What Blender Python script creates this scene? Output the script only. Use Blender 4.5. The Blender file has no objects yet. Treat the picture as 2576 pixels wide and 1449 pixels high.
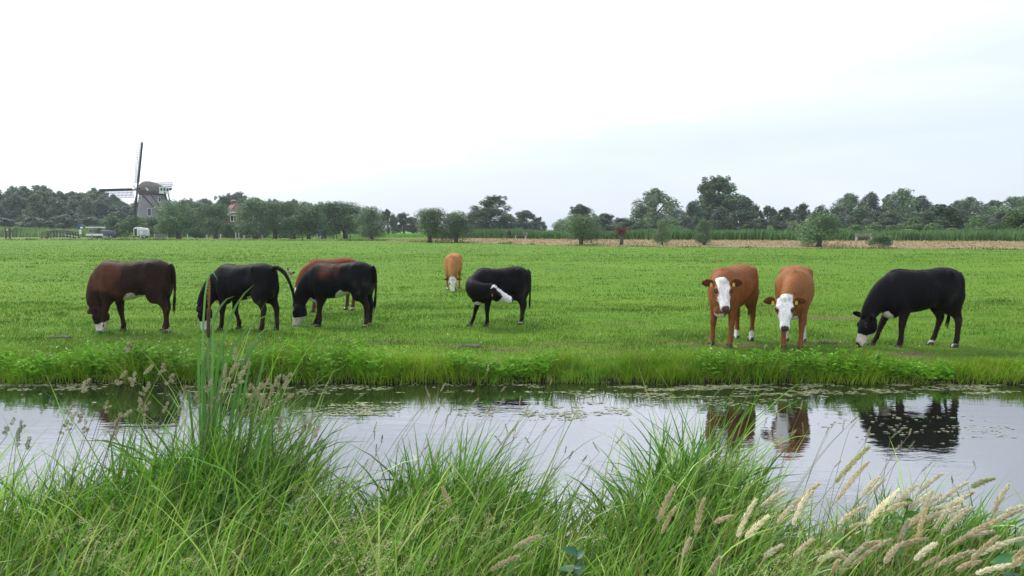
import bpy, bmesh, math, random
import numpy as np
from mathutils import Vector, Matrix

R = math.radians
sc = bpy.context.scene
col = sc.collection
rnd = random.Random(7)
npr = np.random.RandomState(7)

# ------------------------------------------------------------------ camera
CZ = 1.85                      # eye height above the pasture
FPX = 2000.0                   # focal length for a frame 2576 px wide
PITCH = math.atan(147.5 / FPX)
cam_d = bpy.data.cameras.new('camera')
cam_d.sensor_width = 36.0
cam_d.lens = 36.0 * FPX / 2576.0
cam_d.clip_start = 0.05
cam_d.clip_end = 9000.0
cam = bpy.data.objects.new('camera', cam_d)
col.objects.link(cam)
cam.location = (0, 0, CZ)
cam.rotation_euler = (math.pi / 2 - PITCH, 0, 0)
sc.camera = cam

# ------------------------------------------------------------------ sky and sun
SUN_EL, SUN_AZ = R(48), R(-38)           # azimuth from +Y (view direction) towards +X
wd = bpy.data.worlds.new('World')
sc.world = wd
wd.use_nodes = True
nt = wd.node_tree
nt.nodes.clear()
N = nt.nodes.new
L = nt.links.new
w_out = N('ShaderNodeOutputWorld')
w_bg = N('ShaderNodeBackground')
w_bg.inputs['Strength'].default_value = 0.1
sky = N('ShaderNodeTexSky')
sky.sky_type = 'NISHITA'
sky.sun_disc = False
sky.sun_elevation = SUN_EL
sky.sun_rotation = SUN_AZ
sky.air_density = 1.0
sky.dust_density = 2.0
tc = N('ShaderNodeTexCoord')
mp = N('ShaderNodeMapping')
mp.inputs['Scale'].default_value = (1.0, 1.0, 4.2)
mp.inputs['Location'].default_value = (3.1, 0.4, 0.32)
mp.inputs['Rotation'].default_value = (0, R(-9), 0)
n1 = N('ShaderNodeTexNoise')
n1.inputs['Scale'].default_value = 1.7
n1.inputs['Detail'].default_value = 7.0
n1.inputs['Roughness'].default_value = 0.48
n1.inputs['Distortion'].default_value = 0.35
L(tc.outputs['Generated'], mp.inputs['Vector'])
L(mp.outputs['Vector'], n1.inputs['Vector'])
sep = N('ShaderNodeSeparateXYZ')
L(tc.outputs['Generated'], sep.inputs[0])
# cloud cover is thicker towards -X (where the sun stands behind the cloud) and thins towards +X
bias = N('ShaderNodeMath'); bias.operation = 'MULTIPLY_ADD'
L(sep.outputs['X'], bias.inputs[0])
bias.inputs[1].default_value = -0.24
L(n1.outputs['Fac'], bias.inputs[2])
# haze near the horizon hides the bright cloud bases
hz = N('ShaderNodeMapRange')
hz.inputs['From Min'].default_value = 0.0; hz.inputs['From Max'].default_value = 0.13
hz.inputs['To Min'].default_value = -0.13; hz.inputs['To Max'].default_value = 0.0
L(sep.outputs['Z'], hz.inputs['Value'])
b2 = N('ShaderNodeMath'); b2.operation = 'ADD'
L(bias.outputs[0], b2.inputs[0]); L(hz.outputs[0], b2.inputs[1])
ramp = N('ShaderNodeValToRGB')
ramp.color_ramp.interpolation = 'EASE'
ramp.color_ramp.interpolation = 'LINEAR'
ramp.color_ramp.elements[0].position = 0.29
ramp.color_ramp.elements[1].position = 0.70
_e = ramp.color_ramp.elements.new(0.51); _e.color = (0.17, 0.17, 0.17, 1)
_e = ramp.color_ramp.elements.new(0.41); _e.color = (0.05, 0.05, 0.05, 1)
L(b2.outputs[0], ramp.inputs['Fac'])
# thin veil between the clouds: Nishita blue seen through pale cloud
veil = N('ShaderNodeMix'); veil.data_type = 'RGBA'
veil.inputs['Factor'].default_value = 0.85
L(sky.outputs['Color'], veil.inputs['A'])
VEIL = veil
veil.inputs['B'].default_value = (5.5, 6.1, 6.9, 1)
cl = N('ShaderNodeMix'); cl.data_type = 'RGBA'
L(ramp.outputs['Color'], cl.inputs['Factor'])
L(veil.outputs['Result'], cl.inputs['A'])
cl.inputs['B'].default_value = (12.4, 13.0, 14.6, 1)
L(cl.outputs['Result'], w_bg.inputs['Color'])
L(w_bg.outputs[0], w_out.inputs['Surface'])

sun_d = bpy.data.lights.new('sun', 'SUN')
sun_d.energy = 1.5
sun_d.angle = R(14)
sun_d.color = (1.0, 0.96, 0.88)
sun = bpy.data.objects.new('sun', sun_d)
col.objects.link(sun)
sdir = Vector((math.sin(SUN_AZ) * math.cos(SUN_EL), math.cos(SUN_AZ) * math.cos(SUN_EL), math.sin(SUN_EL)))
sun.rotation_euler = sdir.to_track_quat('Z', 'Y').to_euler()
sun.location = (-60, 60, 120)

vs = sc.view_settings
vs.view_transform = 'Standard'
vs.look = 'None'
vs.gamma = 1.0
vs.exposure = 0.66
vs.use_curve_mapping = False
sc.cycles.use_denoising = True
sc.cycles.max_bounces = 8
sc.cycles.transparent_max_bounces = 8
sc.cycles.volume_bounces = 0

# ------------------------------------------------------------------ helpers
_ct, _st = math.cos(PITCH), math.sin(PITCH)

def ray(px, py):
    u = (px - 1288.0) / FPX
    v = (724.5 - py) / FPX
    return Vector((u, _ct + v * _st, -_st + v * _ct))

def at(px, py, Y):
    """the point at depth Y (metres north of the camera) seen at that place of a 2576 px wide frame"""
    r = ray(px, py)
    t = Y / r.y
    return Vector((r.x * t, Y, CZ + r.z * t))

def on_ground(px, py, z=0.0):
    r = ray(px, py)
    t = (z - CZ) / r.z
    return Vector((r.x * t, r.y * t, z))

def tag(o, label=None, cat=None, group=None, kind=None):
    if label: o['label'] = label
    if cat: o['category'] = cat
    if group: o['group'] = group
    if kind: o['kind'] = kind
    return o

def empty(name, loc=(0, 0, 0), rz=0.0):
    o = bpy.data.objects.new(name, None)
    o.empty_display_size = 0.2
    o.location = loc
    o.rotation_euler = (0, 0, rz)
    col.objects.link(o)
    return o

def link(name, me, parent=None, loc=None):
    o = bpy.data.objects.new(name, me)
    col.objects.link(o)
    if parent is not None: o.parent = parent
    if loc is not None: o.location = loc
    return o

def copy_tree(o, parent=None):
    c = o.copy()
    col.objects.link(c)
    c.parent = parent
    for ch in o.children:
        copy_tree(ch, c)
    return c

def fast_mesh(name, V, F, C=None, mat=None, smooth=False):
    """V (n,3), F (m,3|4) int array or list of such arrays, C (n,3) vertex colours"""
    V = np.asarray(V, dtype=np.float32)
    Fs = F if isinstance(F, list) else [F]
    Fs = [np.asarray(f, dtype=np.int32) for f in Fs if len(f)]
    me = bpy.data.meshes.new(name)
    me.vertices.add(len(V))
    me.vertices.foreach_set('co', V.ravel())
    nl = sum(f.size for f in Fs)
    npoly = sum(len(f) for f in Fs)
    me.loops.add(nl)
    me.loops.foreach_set('vertex_index', np.concatenate([f.ravel() for f in Fs]))
    me.polygons.add(npoly)
    starts, o = [], 0
    for f in Fs:
        k = f.shape[1]
        starts.append(np.arange(len(f), dtype=np.int32) * k + o)
        o += f.size
    me.polygons.foreach_set('loop_start', np.concatenate(starts))
    me.update(calc_edges=True)
    if C is not None:
        ca = me.color_attributes.new('Col', 'FLOAT_COLOR', 'POINT')
        c4 = np.ones((len(V), 4), dtype=np.float32)
        c4[:, :3] = C
        ca.data.foreach_set('color', c4.ravel())
    if smooth:
        me.polygons.foreach_set('use_smooth', np.ones(npoly, dtype=bool))
    if mat: me.materials.append(mat)
    me.validate()
    return me

class MB:
    """collects simple solids into one mesh"""
    def __init__(s): s.v = []; s.f = []
    def add(s, V, F):
        o = len(s.v)
        s.v += [tuple(p) for p in V]
        s.f += [tuple(i + o for i in f) for f in F]
        return s
    def box(s, c, d, rz=0.0, M=None):
        x, y, z = d[0] / 2, d[1] / 2, d[2] / 2
        P = [Vector((a * x, b * y, e * z)) for a in (-1, 1) for b in (-1, 1) for e in (-1, 1)]
        m = M if M is not None else Matrix.Rotation(rz, 3, 'Z')
        P = [m @ p + Vector(c) for p in P]
        return s.add(P, [(0, 1, 3, 2), (4, 6, 7, 5), (0, 4, 5, 1), (2, 3, 7, 6), (0, 2, 6, 4), (1, 5, 7, 3)])
    def bar(s, a, b, w, h=None, up=(0, 0, 1)):
        a, b = Vector(a), Vector(b)
        d = (b - a)
        ln = d.length
        d.normalize()
        u = Vector(up)
        if abs(d.dot(u)) > 0.98: u = Vector((1, 0, 0))
        sd = d.cross(u).normalized()
        uu = sd.cross(d).normalized()
        M = Matrix((d, sd, uu)).transposed()
        return s.box((a + b) / 2, (ln, w, h or w), M=M)
    def tube(s, pts, rad, n=8):
        pts = [Vector(p) for p in pts]
        if not hasattr(rad, '__len__'): rad = [rad] * len(pts)
        V, F = [], []
        prev = None
        for i, p in enumerate(pts):
            d = (pts[min(i + 1, len(pts) - 1)] - pts[max(i - 1, 0)]).normalized()
            if prev is None:
                u = Vector((0, 0, 1)) if abs(d.z) < 0.9 else Vector((1, 0, 0))
                sd = d.cross(u).normalized()
            else:
                sd = (prev - d * prev.dot(d)).normalized()
            prev = sd
            uu = d.cross(sd)
            for k in range(n):
                a = 2 * math.pi * k / n
                V.append(p + (sd * math.cos(a) + uu * math.sin(a)) * rad[i])
        for i in range(len(pts) - 1):
            for k in range(n):
                F.append((i * n + k, i * n + (k + 1) % n, (i + 1) * n + (k + 1) % n, (i + 1) * n + k))
        F.append(tuple(range(n - 1, -1, -1)))
        F.append(tuple((len(pts) - 1) * n + k for k in range(n)))
        return s.add(V, F)
    def rings(s, rings):
        """closed loft through rings of equal point count"""
        n = len(rings[0])
        V = [p for r in rings for p in r]
        F = []
        for i in range(len(rings) - 1):
            for k in range(n):
                F.append((i * n + k, i * n + (k + 1) % n, (i + 1) * n + (k + 1) % n, (i + 1) * n + k))
        F.append(tuple(range(n - 1, -1, -1)))
        F.append(tuple((len(rings) - 1) * n + k for k in range(n)))
        return s.add(V, F)
    def prism(s, poly, a, b, axis='Y'):
        """extrude a 2D polygon (x,z) along Y from a to b"""
        n = len(poly)
        V = [Vector((x, a, z)) for x, z in poly] + [Vector((x, b, z)) for x, z in poly]
        F = [(k, (k + 1) % n, n + (k + 1) % n, n + k) for k in range(n)]
        F += [tuple(range(n - 1, -1, -1)), tuple(range(n, 2 * n))]
        return s.add(V, F)
    def ellipsoid(s, c, r, nu=14, nv=9):
        V, F = [], []
        c = Vector(c)
        for j in range(1, nv):
            t = math.pi * j / nv
            for i in range(nu):
                a = 2 * math.pi * i / nu
                V.append(c + Vector((r[0] * math.sin(t) * math.cos(a), r[1] * math.sin(t) * math.sin(a), r[2] * math.cos(t))))
        m = len(V)
        V += [c + Vector((0, 0, r[2])), c - Vector((0, 0, r[2]))]
        for j in range(nv - 2):
            for i in range(nu):
                F.append((j * nu + i, (j + 1) * nu + i, (j + 1) * nu + (i + 1) % nu, j * nu + (i + 1) % nu))
        for i in range(nu):
            F.append((m, i, (i + 1) % nu))
            F.append((m + 1, (nv - 2) * nu + (i + 1) % nu, (nv - 2) * nu + i))
        return s.add(V, F)
    def mesh(s, name, mat=None, smooth=False, bevel=0.0, seg=2):
        me = bpy.data.meshes.new(name)
        me.from_pydata([tuple(p) for p in s.v], [], s.f)
        bm = bmesh.new()
        bm.from_mesh(me)
        bmesh.ops.recalc_face_normals(bm, faces=bm.faces)
        if bevel > 0:
            es = [e for e in bm.edges if len(e.link_faces) == 2 and e.calc_face_angle(0) > 0.5]
            bmesh.ops.bevel(bm, geom=es, offset=bevel, segments=seg, profile=0.6, affect='EDGES', clamp_overlap=True)
        bm.to_mesh(me)
        bm.free()
        if smooth:
            me.polygons.foreach_set('use_smooth', [True] * len(me.polygons))
        if mat: me.materials.append(mat)
        me.update()
        return me
    def build(s, name, mat, parent=None, smooth=False, bevel=0.0, seg=2):
        return link(name, s.mesh(name, mat, smooth, bevel, seg), parent)

# ------------------------------------------------------------------ materials
def new_mat(name):
    m = bpy.data.materials.new(name)
    m.use_nodes = True
    return m, m.node_tree.nodes, m.node_tree.links, m.node_tree.nodes['Principled BSDF']

def plain(name, c, rough=0.6, var=0.18, scale=9.0, spec=0.4, metal=0.0, bump=0.0, bscale=40.0):
    m, ns, ls, b = new_mat(name)
    t = ns.new('ShaderNodeTexCoord')
    n = ns.new('ShaderNodeTexNoise')
    n.inputs['Scale'].default_value = scale
    n.inputs['Detail'].default_value = 6
    ls.new(t.outputs['Object'], n.inputs['Vector'])
    mr = ns.new('ShaderNodeMapRange')
    mr.inputs['From Min'].default_value = 0.3
    mr.inputs['From Max'].default_value = 0.7
    mr.inputs['To Min'].default_value = 1 - var
    mr.inputs['To Max'].default_value = 1 + var
    ls.new(n.outputs['Fac'], mr.inputs['Value'])
    mx = ns.new('ShaderNodeVectorMath'); mx.operation = 'SCALE'
    mx.inputs[0].default_value = c
    ls.new(mr.outputs[0], mx.inputs['Scale'])
    ls.new(mx.outputs[0], b.inputs['Base Color'])
    b.inputs['Roughness'].default_value = rough
    b.inputs['Specular IOR Level'].default_value = spec
    b.inputs['Metallic'].default_value = metal
    if bump > 0:
        n2 = ns.new('ShaderNodeTexNoise'); n2.inputs['Scale'].default_value = bscale
        n2.inputs['Detail'].default_value = 4
        ls.new(t.outputs['Object'], n2.inputs['Vector'])
        bp = ns.new('ShaderNodeBump'); bp.inputs['Strength'].default_value = bump
        bp.inputs['Distance'].default_value = 0.02
        ls.new(n2.outputs['Fac'], bp.inputs['Height'])
        ls.new(bp.outputs[0], b.inputs['Normal'])
    return m

def leafy(name, transl=0.35, rough=0.55, spec=0.25, scale=0.6, var=0.25, tint=(1, 1, 1)):
    """vertex colour 'Col' with patchy variation, partly translucent"""
    m, ns, ls, b = new_mat(name)
    a = ns.new('ShaderNodeAttribute'); a.attribute_name = 'Col'
    t = ns.new('ShaderNodeTexCoord')
    n = ns.new('ShaderNodeTexNoise'); n.inputs['Scale'].default_value = scale; n.inputs['Detail'].default_value = 4
    ls.new(t.outputs['Object'], n.inputs['Vector'])
    oi = ns.new('ShaderNodeObjectInfo')
    mr = ns.new('ShaderNodeMapRange')
    mr.inputs['From Min'].default_value = 0.3; mr.inputs['From Max'].default_value = 0.7
    mr.inputs['To Min'].default_value = 1 - var; mr.inputs['To Max'].default_value = 1 + var
    ls.new(n.outputs['Fac'], mr.inputs['Value'])
    m2 = ns.new('ShaderNodeMath'); m2.operation = 'MULTIPLY_ADD'
    ls.new(oi.outputs['Random'], m2.inputs[0]); m2.inputs[1].default_value = 0.3; m2.inputs[2].default_value = 0.85
    m3 = ns.new('ShaderNodeMath'); m3.operation = 'MULTIPLY'
    ls.new(mr.outputs[0], m3.inputs[0]); ls.new(m2.outputs[0], m3.inputs[1])
    sc_ = ns.new('ShaderNodeVectorMath'); sc_.operation = 'SCALE'
    ls.new(a.outputs['Color'], sc_.inputs[0]); ls.new(m3.outputs[0], sc_.inputs['Scale'])
    tn = ns.new('ShaderNodeVectorMath'); tn.operation = 'MULTIPLY'
    ls.new(sc_.outputs[0], tn.inputs[0]); tn.inputs[1].default_value = tint
    ls.new(tn.outputs[0], b.inputs['Base Color'])
    b.inputs['Roughness'].default_value = rough
    b.inputs['Specular IOR Level'].default_value = spec
    tr = ns.new('ShaderNodeBsdfTranslucent')
    ls.new(tn.outputs[0], tr.inputs['Color'])
    mix = ns.new('ShaderNodeMixShader'); mix.inputs[0].default_value = transl
    ls.new(b.outputs[0], mix.inputs[1]); ls.new(tr.outputs[0], mix.inputs[2])
    ls.new(mix.outputs[0], ns['Material Output'].inputs['Surface'])
    return m

M = {}
M['grass'] = leafy('grass_blades', 0.24, 0.38, 0.6, 0.9, 0.3)
M['herb'] = leafy('herb_leaves', 0.3, 0.5, 0.25, 0.9, 0.25)
M['meadow'] = leafy('meadow_blades', 0.3, 0.6, 0.2, 0.35, 0.22)
M['leaf'] = leafy('tree_leaves', 0.25, 0.55, 0.25, 0.25, 0.2)
M['shrub'] = leafy('shrub_leaves', 0.3, 0.5, 0.25, 0.4, 0.2)
M['straw'] = leafy('straw', 0.2, 0.7, 0.15, 0.5, 0.2)
M['bark'] = plain('willow_bark', (0.11, 0.095, 0.075), 0.9, 0.35, 4.0, 0.2, bump=0.6, bscale=14)
M['wood_dark'] = plain('dark_wood', (0.05, 0.045, 0.042), 0.75, 0.3, 3.0)
M['wood_grey'] = plain('weathered_wood', (0.22, 0.20, 0.18), 0.8, 0.3, 3.0)
M['wood_pale'] = plain('pale_post_wood', (0.5, 0.48, 0.44), 0.8, 0.25, 3.0)
M['white'] = plain('white_paint', (0.78, 0.78, 0.77), 0.45, 0.06, 2.0)
M['thatch'] = plain('thatch', (0.13, 0.115, 0.10), 0.95, 0.3, 1.2, 0.1, bump=0.5, bscale=9)
M['mill_wall'] = plain('mill_wall', (0.22, 0.205, 0.205), 0.9, 0.12, 1.0, 0.15, bump=0.3, bscale=12)
M['black_paint'] = plain('black_paint', (0.018, 0.018, 0.02), 0.5, 0.2, 3.0)
M['lattice'] = plain('sail_lattice', (0.09, 0.085, 0.085), 0.7, 0.2, 2.0)
M['glass_dark'] = plain('window_glass', (0.02, 0.025, 0.03), 0.08, 0.1, 2.0, 0.6)
M['brick'] = plain('red_brick', (0.22, 0.10, 0.075), 0.85, 0.2, 3.0, 0.2)
M['rooftile'] = plain('roof_tiles', (0.17, 0.065, 0.06), 0.7, 0.2, 3.0, 0.3)
M['car_blue'] = plain('dark_blue_car_paint', (0.012, 0.02, 0.06), 0.2, 0.05, 1.0, 0.6)
M['silver'] = plain('silver_paint', (0.48, 0.50, 0.52), 0.3, 0.05, 1.0, 0.6, 0.4)
M['rubber'] = plain('rubber', (0.015, 0.015, 0.015), 0.8, 0.1)
M['steel'] = plain('galvanised_steel', (0.42, 0.43, 0.44), 0.45, 0.15, 5.0, 0.5, 0.6)
M['sign_blue'] = plain('blue_sign', (0.02, 0.06, 0.35), 0.4, 0.05)
M['horn'] = plain('hoof_horn', (0.03, 0.025, 0.022), 0.5, 0.25, 30.0)
M['eye'] = plain('eye', (0.006, 0.004, 0.003), 0.06, 0.1, 5.0, 0.8)
M['tag_yellow'] = plain('yellow_ear_tag', (0.62, 0.42, 0.05), 0.45, 0.08, 20.0)

# ------------------------------------------------------------------ terrain
_tab = np.random.RandomState(3).rand(256, 256)
def vnoise(x, y, f=1.0, ox=0.0):
    x = np.asarray(x, float) * f + ox + 500.3
    y = np.asarray(y, float) * f + ox * 1.7 + 700.7
    xi, yi = np.floor(x).astype(int), np.floor(y).astype(int)
    fx, fy = x - xi, y - yi
    fx = fx * fx * (3 - 2 * fx); fy = fy * fy * (3 - 2 * fy)
    a = _tab[xi & 255, yi & 255]; b = _tab[(xi + 1) & 255, yi & 255]
    c = _tab[xi & 255, (yi + 1) & 255]; d = _tab[(xi + 1) & 255, (yi + 1) & 255]
    return (a * (1 - fx) + b * fx) * (1 - fy) + (c * (1 - fx) + d * fx) * fy   # 0..1
def fnoise(x, y, f=1.0, ox=0.0):
    return (vnoise(x, y, f, ox) * 0.55 + vnoise(x, y, f * 2.1, ox + 9) * 0.3 + vnoise(x, y, f * 4.3, ox + 23) * 0.15)

WATER_Z = -0.24
EDGE = [(-3000, 160), (-240, 150), (-88, 137), (-57.7, 137), (-20.9, 127.6), (-8, 110), (8.4, 88), (28, 78.7), (46.7, 72.5), (160, 42), (3000, 30)]
def edge_y(x):                 # far edge of the pasture
    return np.interp(x, [e[0] for e in EDGE], [e[1] for e in EDGE])
def near_edge(x):              # waterline of the bank we stand on
    x = np.asarray(x, float)
    g = lambda c, s: np.exp(-((x - c) / s) ** 2)
    return (4.95 + 0.5 * g(-1.85, 0.55) + 0.22 * g(1.15, 0.4) - 0.15 * g(-1.0, 0.3) - 0.22 * g(1.9, 0.4) - 0.06 * g(0.55, 0.2)
            + 0.18 * (fnoise(x, 0 * x, 0.9, 4) - 0.5))
def far_edge(x):               # waterline of the pasture side
    x = np.asarray(x, float)
    return 10.72 + 0.30 * (fnoise(x, 0 * x + 3, 0.8, 11) - 0.5) + 0.05 * np.sin(x * 5.1)
def gz(x, y):
    x = np.asarray(x, float); y = np.asarray(y, float)
    x, y = np.broadcast_arrays(x, y)
    tf = y - far_edge(x)
    zf = np.interp(tf, [-1.2, 0, 0.12, 0.3, 0.9, 1.6], [-0.75, -0.24, -0.15, -0.075, -0.02, 0.0])
    tn = near_edge(x) - y
    zn = np.interp(tn, [-1.0, 0, 0.12, 0.5, 2.5], [-0.75, -0.24, -0.17, -0.11, 0.0])
    mid = (near_edge(x) + far_edge(x)) / 2
    z = np.where(y > mid, zf, zn)
    bump = (fnoise(x, y, 1.3, 2) - 0.5) * 0.05 + (fnoise(x, y, 0.25, 7) - 0.5) * 0.08
    z = z + bump * np.clip((tf - 0.3) / 1.2, 0, 1) * np.clip((70 - y) / 30, 0, 1)
    # the mown dike verge beyond the pasture is a little higher
    te = y - edge_y(x)
    rise = np.interp(x, [-40, -10], [0.10, 0.40])
    z = z + np.interp(te, [0, 0.6, 1.6, 18, 24], [0, -0.12, 0.0, 1, 1.05]) * np.where(te > 1.0, rise, 1.0) * (te > 0)
    return z

SOIL = [(on_ground(1570, 815), 0.50, 0.16), (on_ground(2085, 797), 0.95, 0.34), (on_ground(1940, 776), 0.45, 0.22), (on_ground(1175, 872), 0.5, 0.14),
        (on_ground(150, 852), 0.4, 0.10), (on_ground(2085, 862), 0.55, 0.14), (on_ground(1860, 870), 0.9, 0.2), (on_ground(1700, 862), 0.6, 0.14), (on_ground(960, 858), 0.6, 0.12),
        (on_ground(2290, 890), 0.45, 0.2), (on_ground(1270, 880), 0.35, 0.16), (on_ground(600, 868), 0.5, 0.12), (on_ground(1420, 866), 0.5, 0.1), (on_ground(330, 850), 0.6, 0.1)]
def soil_mask(x, y):
    m = np.zeros_like(x)
    for c, rx, ry in SOIL:
        m = np.maximum(m, np.exp(-(((x - c.x) / rx) ** 2 + ((y - c.y) / ry) ** 2) ** 2))
    return m * (0.45 + 0.9 * fnoise(x, y, 5.0, 77))

# one sheet from behind the camera to the horizon
ys = np.unique(np.concatenate([np.array([-3000, -400, -60, -20, -8, -3, 0, 1.0, 2.0, 3.0]), np.arange(3.4, 12.8, 0.1), np.arange(12.8, 18, 0.16), np.arange(18, 30, 0.35),
               np.arange(30, 60, 1.2), np.arange(60, 180, 1.5), np.array([185, 195, 210, 240, 300, 400, 600, 1000, 1800, 3500, 6000])]))
xs = np.unique(np.concatenate([np.arange(-11, 11.01, 0.16), np.arange(-30, 30, 1.0), np.arange(-140, 140, 3.0),
               np.array([-5000, -2500, -1200, -600, -350, -220, -170, 170, 220, 350, 600, 1200, 2500, 5000])]))
GX, GY = np.meshgrid(xs, ys)
GZ = gz(GX, GY)
nx, ny = len(xs), len(ys)
idx = np.arange(nx * ny).reshape(ny, nx)
F = np.stack([idx[:-1, :-1], idx[:-1, 1:], idx[1:, 1:], idx[1:, :-1]], -1).reshape(-1, 4)

def ground_material():
    m, ns, ls, b = new_mat('pasture_ground')
    t = ns.new('ShaderNodeTexCoord')
    def noise(scale, det=5, sx=1, sy=1, rough=0.55):
        mp = ns.new('ShaderNodeMapping'); mp.inputs['Scale'].default_value = (sx, sy, 1)
        n = ns.new('ShaderNodeTexNoise'); n.inputs['Scale'].default_value = scale
        n.inputs['Detail'].default_value = det; n.inputs['Roughness'].default_value = rough
        ls.new(t.outputs['Object'], mp.inputs[0]); ls.new(mp.outputs[0], n.inputs['Vector'])
        return n.outputs['Fac']
    def ramp(fac, p):
        r = ns.new('ShaderNodeValToRGB')
        e = r.color_ramp.elements
        while len(e) < len(p): e.new(0.5)
        for i, (q, c) in enumerate(p): e[i].position = q; e[i].color = (*c, 1)
        ls.new(fac, r.inputs[0]); return r.outputs[0]
    def mix(f, a, b_):
        x = ns.new('ShaderNodeMix'); x.data_type = 'RGBA'
        for s, v in (('Factor', f), ('A', a), ('B', b_)):
            if isinstance(v, (tuple, float)): x.inputs[s].default_value = v if isinstance(v, float) else (*v, 1)
            else: ls.new(v, x.inputs[s])
        return x.outputs['Result']
    base = ramp(noise(0.09, 4, 1, 1.6), [(0.32, (0.080, 0.170, 0.018)), (0.5, (0.112, 0.212, 0.020)), (0.68, (0.175, 0.262, 0.032))])
    fine = ramp(noise(2.2, 8, 1, 2.0, 0.7), [(0.3, (0.062, 0.155, 0.009)), (0.55, (0.122, 0.245, 0.013)), (0.75, (0.20, 0.305, 0.03))])
    c1 = mix(0.5, base, fine)
    tuss = ramp(noise(0.55, 3, 0.6, 2.2, 0.6), [(0.60, (0, 0, 0)), (0.70, (1, 1, 1))])
    c2 = mix(tuss, c1, (0.045, 0.12, 0.012))
    # bare, trodden soil in patches close to the ditch
    soil = ramp(noise(1.1, 6, 0.7, 1.6, 0.65), [(0.64, (0, 0, 0)), (0.72, (1, 1, 1))])
    sp = ns.new('ShaderNodeSeparateXYZ'); ls.new(t.outputs['Object'], sp.inputs[0])
    near = ns.new('ShaderNodeMapRange')
    near.inputs['From Min'].default_value = 13.5; near.inputs['From Max'].default_value = 11.6
    ls.new(sp.outputs['Y'], near.inputs['Value'])
    mm = ns.new('ShaderNodeMath'); mm.operation = 'MULTIPLY'
    ls.new(soil, mm.inputs[0]); ls.new(near.outputs[0], mm.inputs[1])
    at_ = ns.new('ShaderNodeAttribute'); at_.attribute_name = 'Col'
    ad = ns.new('ShaderNodeMath'); ad.operation = 'MAXIMUM'
    ls.new(mm.outputs[0], ad.inputs[0]); ls.new(at_.outputs['Fac'], ad.inputs[1])
    c3 = mix(ad.outputs[0], c2, (0.15, 0.115, 0.065))
    # bank soil below the turf
    wet = ns.new('ShaderNodeMapRange')
    wet.inputs['From Min'].default_value = -0.11; wet.inputs['From Max'].default_value = -0.2
    ls.new(sp.outputs['Z'], wet.inputs['Value'])
    c4 = mix(wet.outputs[0], c3, (0.035, 0.028, 0.018))
    ls.new(c4, b.inputs['Base Color'])
    b.inputs['Roughness'].default_value = 0.9
    b.inputs['Specular IOR Level'].default_value = 0.1
    bp = ns.new('ShaderNodeBump'); bp.inputs['Strength'].default_value = 0.8; bp.inputs['Distance'].default_value = 0.05
    ls.new(noise(9, 6, 1, 1, 0.7), bp.inputs['Height']); ls.new(bp.outputs[0], b.inputs['Normal'])
    return m
M['ground'] = ground_material()
g = link('ground', fast_mesh('ground', np.stack([GX.ravel(), GY.ravel(), GZ.ravel()], -1), F, np.repeat(np.clip(soil_mask(GX, GY) * 1.1, 0, 1).reshape(-1, 1), 3, 1), M['ground'], smooth=True))
g['kind'] = 'structure'

# ditch water
def water_material():
    m, ns, ls, b = new_mat('ditch_water')
    b.inputs['Base Color'].default_value = (0.012, 0.013, 0.009, 1)
    b.inputs['Roughness'].default_value = 0.015
    b.inputs['IOR'].default_value = 5.2
    t = ns.new('ShaderNodeTexCoord')
    mp = ns.new('ShaderNodeMapping'); mp.inputs['Scale'].default_value = (1.0, 2.6, 1)
    ls.new(t.outputs['Object'], mp.inputs[0])
    n = ns.new('ShaderNodeTexNoise'); n.inputs['Scale'].default_value = 2.6; n.inputs['Detail'].default_value = 3
    ls.new(mp.outputs[0], n.inputs['Vector'])
    n2 = ns.new('ShaderNodeTexNoise'); n2.inputs['Scale'].default_value = 13; n2.inputs['Detail'].default_value = 2
    ls.new(mp.outputs[0], n2.inputs['Vector'])
    a = ns.new('ShaderNodeMath'); a.operation = 'MULTIPLY_ADD'
    ls.new(n2.outputs['Fac'], a.inputs[0]); a.inputs[1].default_value = 0.16; ls.new(n.outputs['Fac'], a.inputs[2])
    bp = ns.new('ShaderNodeBump'); bp.inputs['Strength'].default_value = 0.22; bp.inputs['Distance'].default_value = 0.010
    ls.new(a.outputs[0], bp.inputs['Height']); ls.new(bp.outputs[0], b.inputs['Normal'])
    return m
M['water'] = water_material()
w = MB().add([(-300, 3.2, WATER_Z), (300, 3.2, WATER_Z), (300, 11.6, WATER_Z), (-300, 11.6, WATER_Z)], [(0, 1, 2, 3)]).build('ditch_water', M['water'])
w['kind'] = 'structure'

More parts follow.
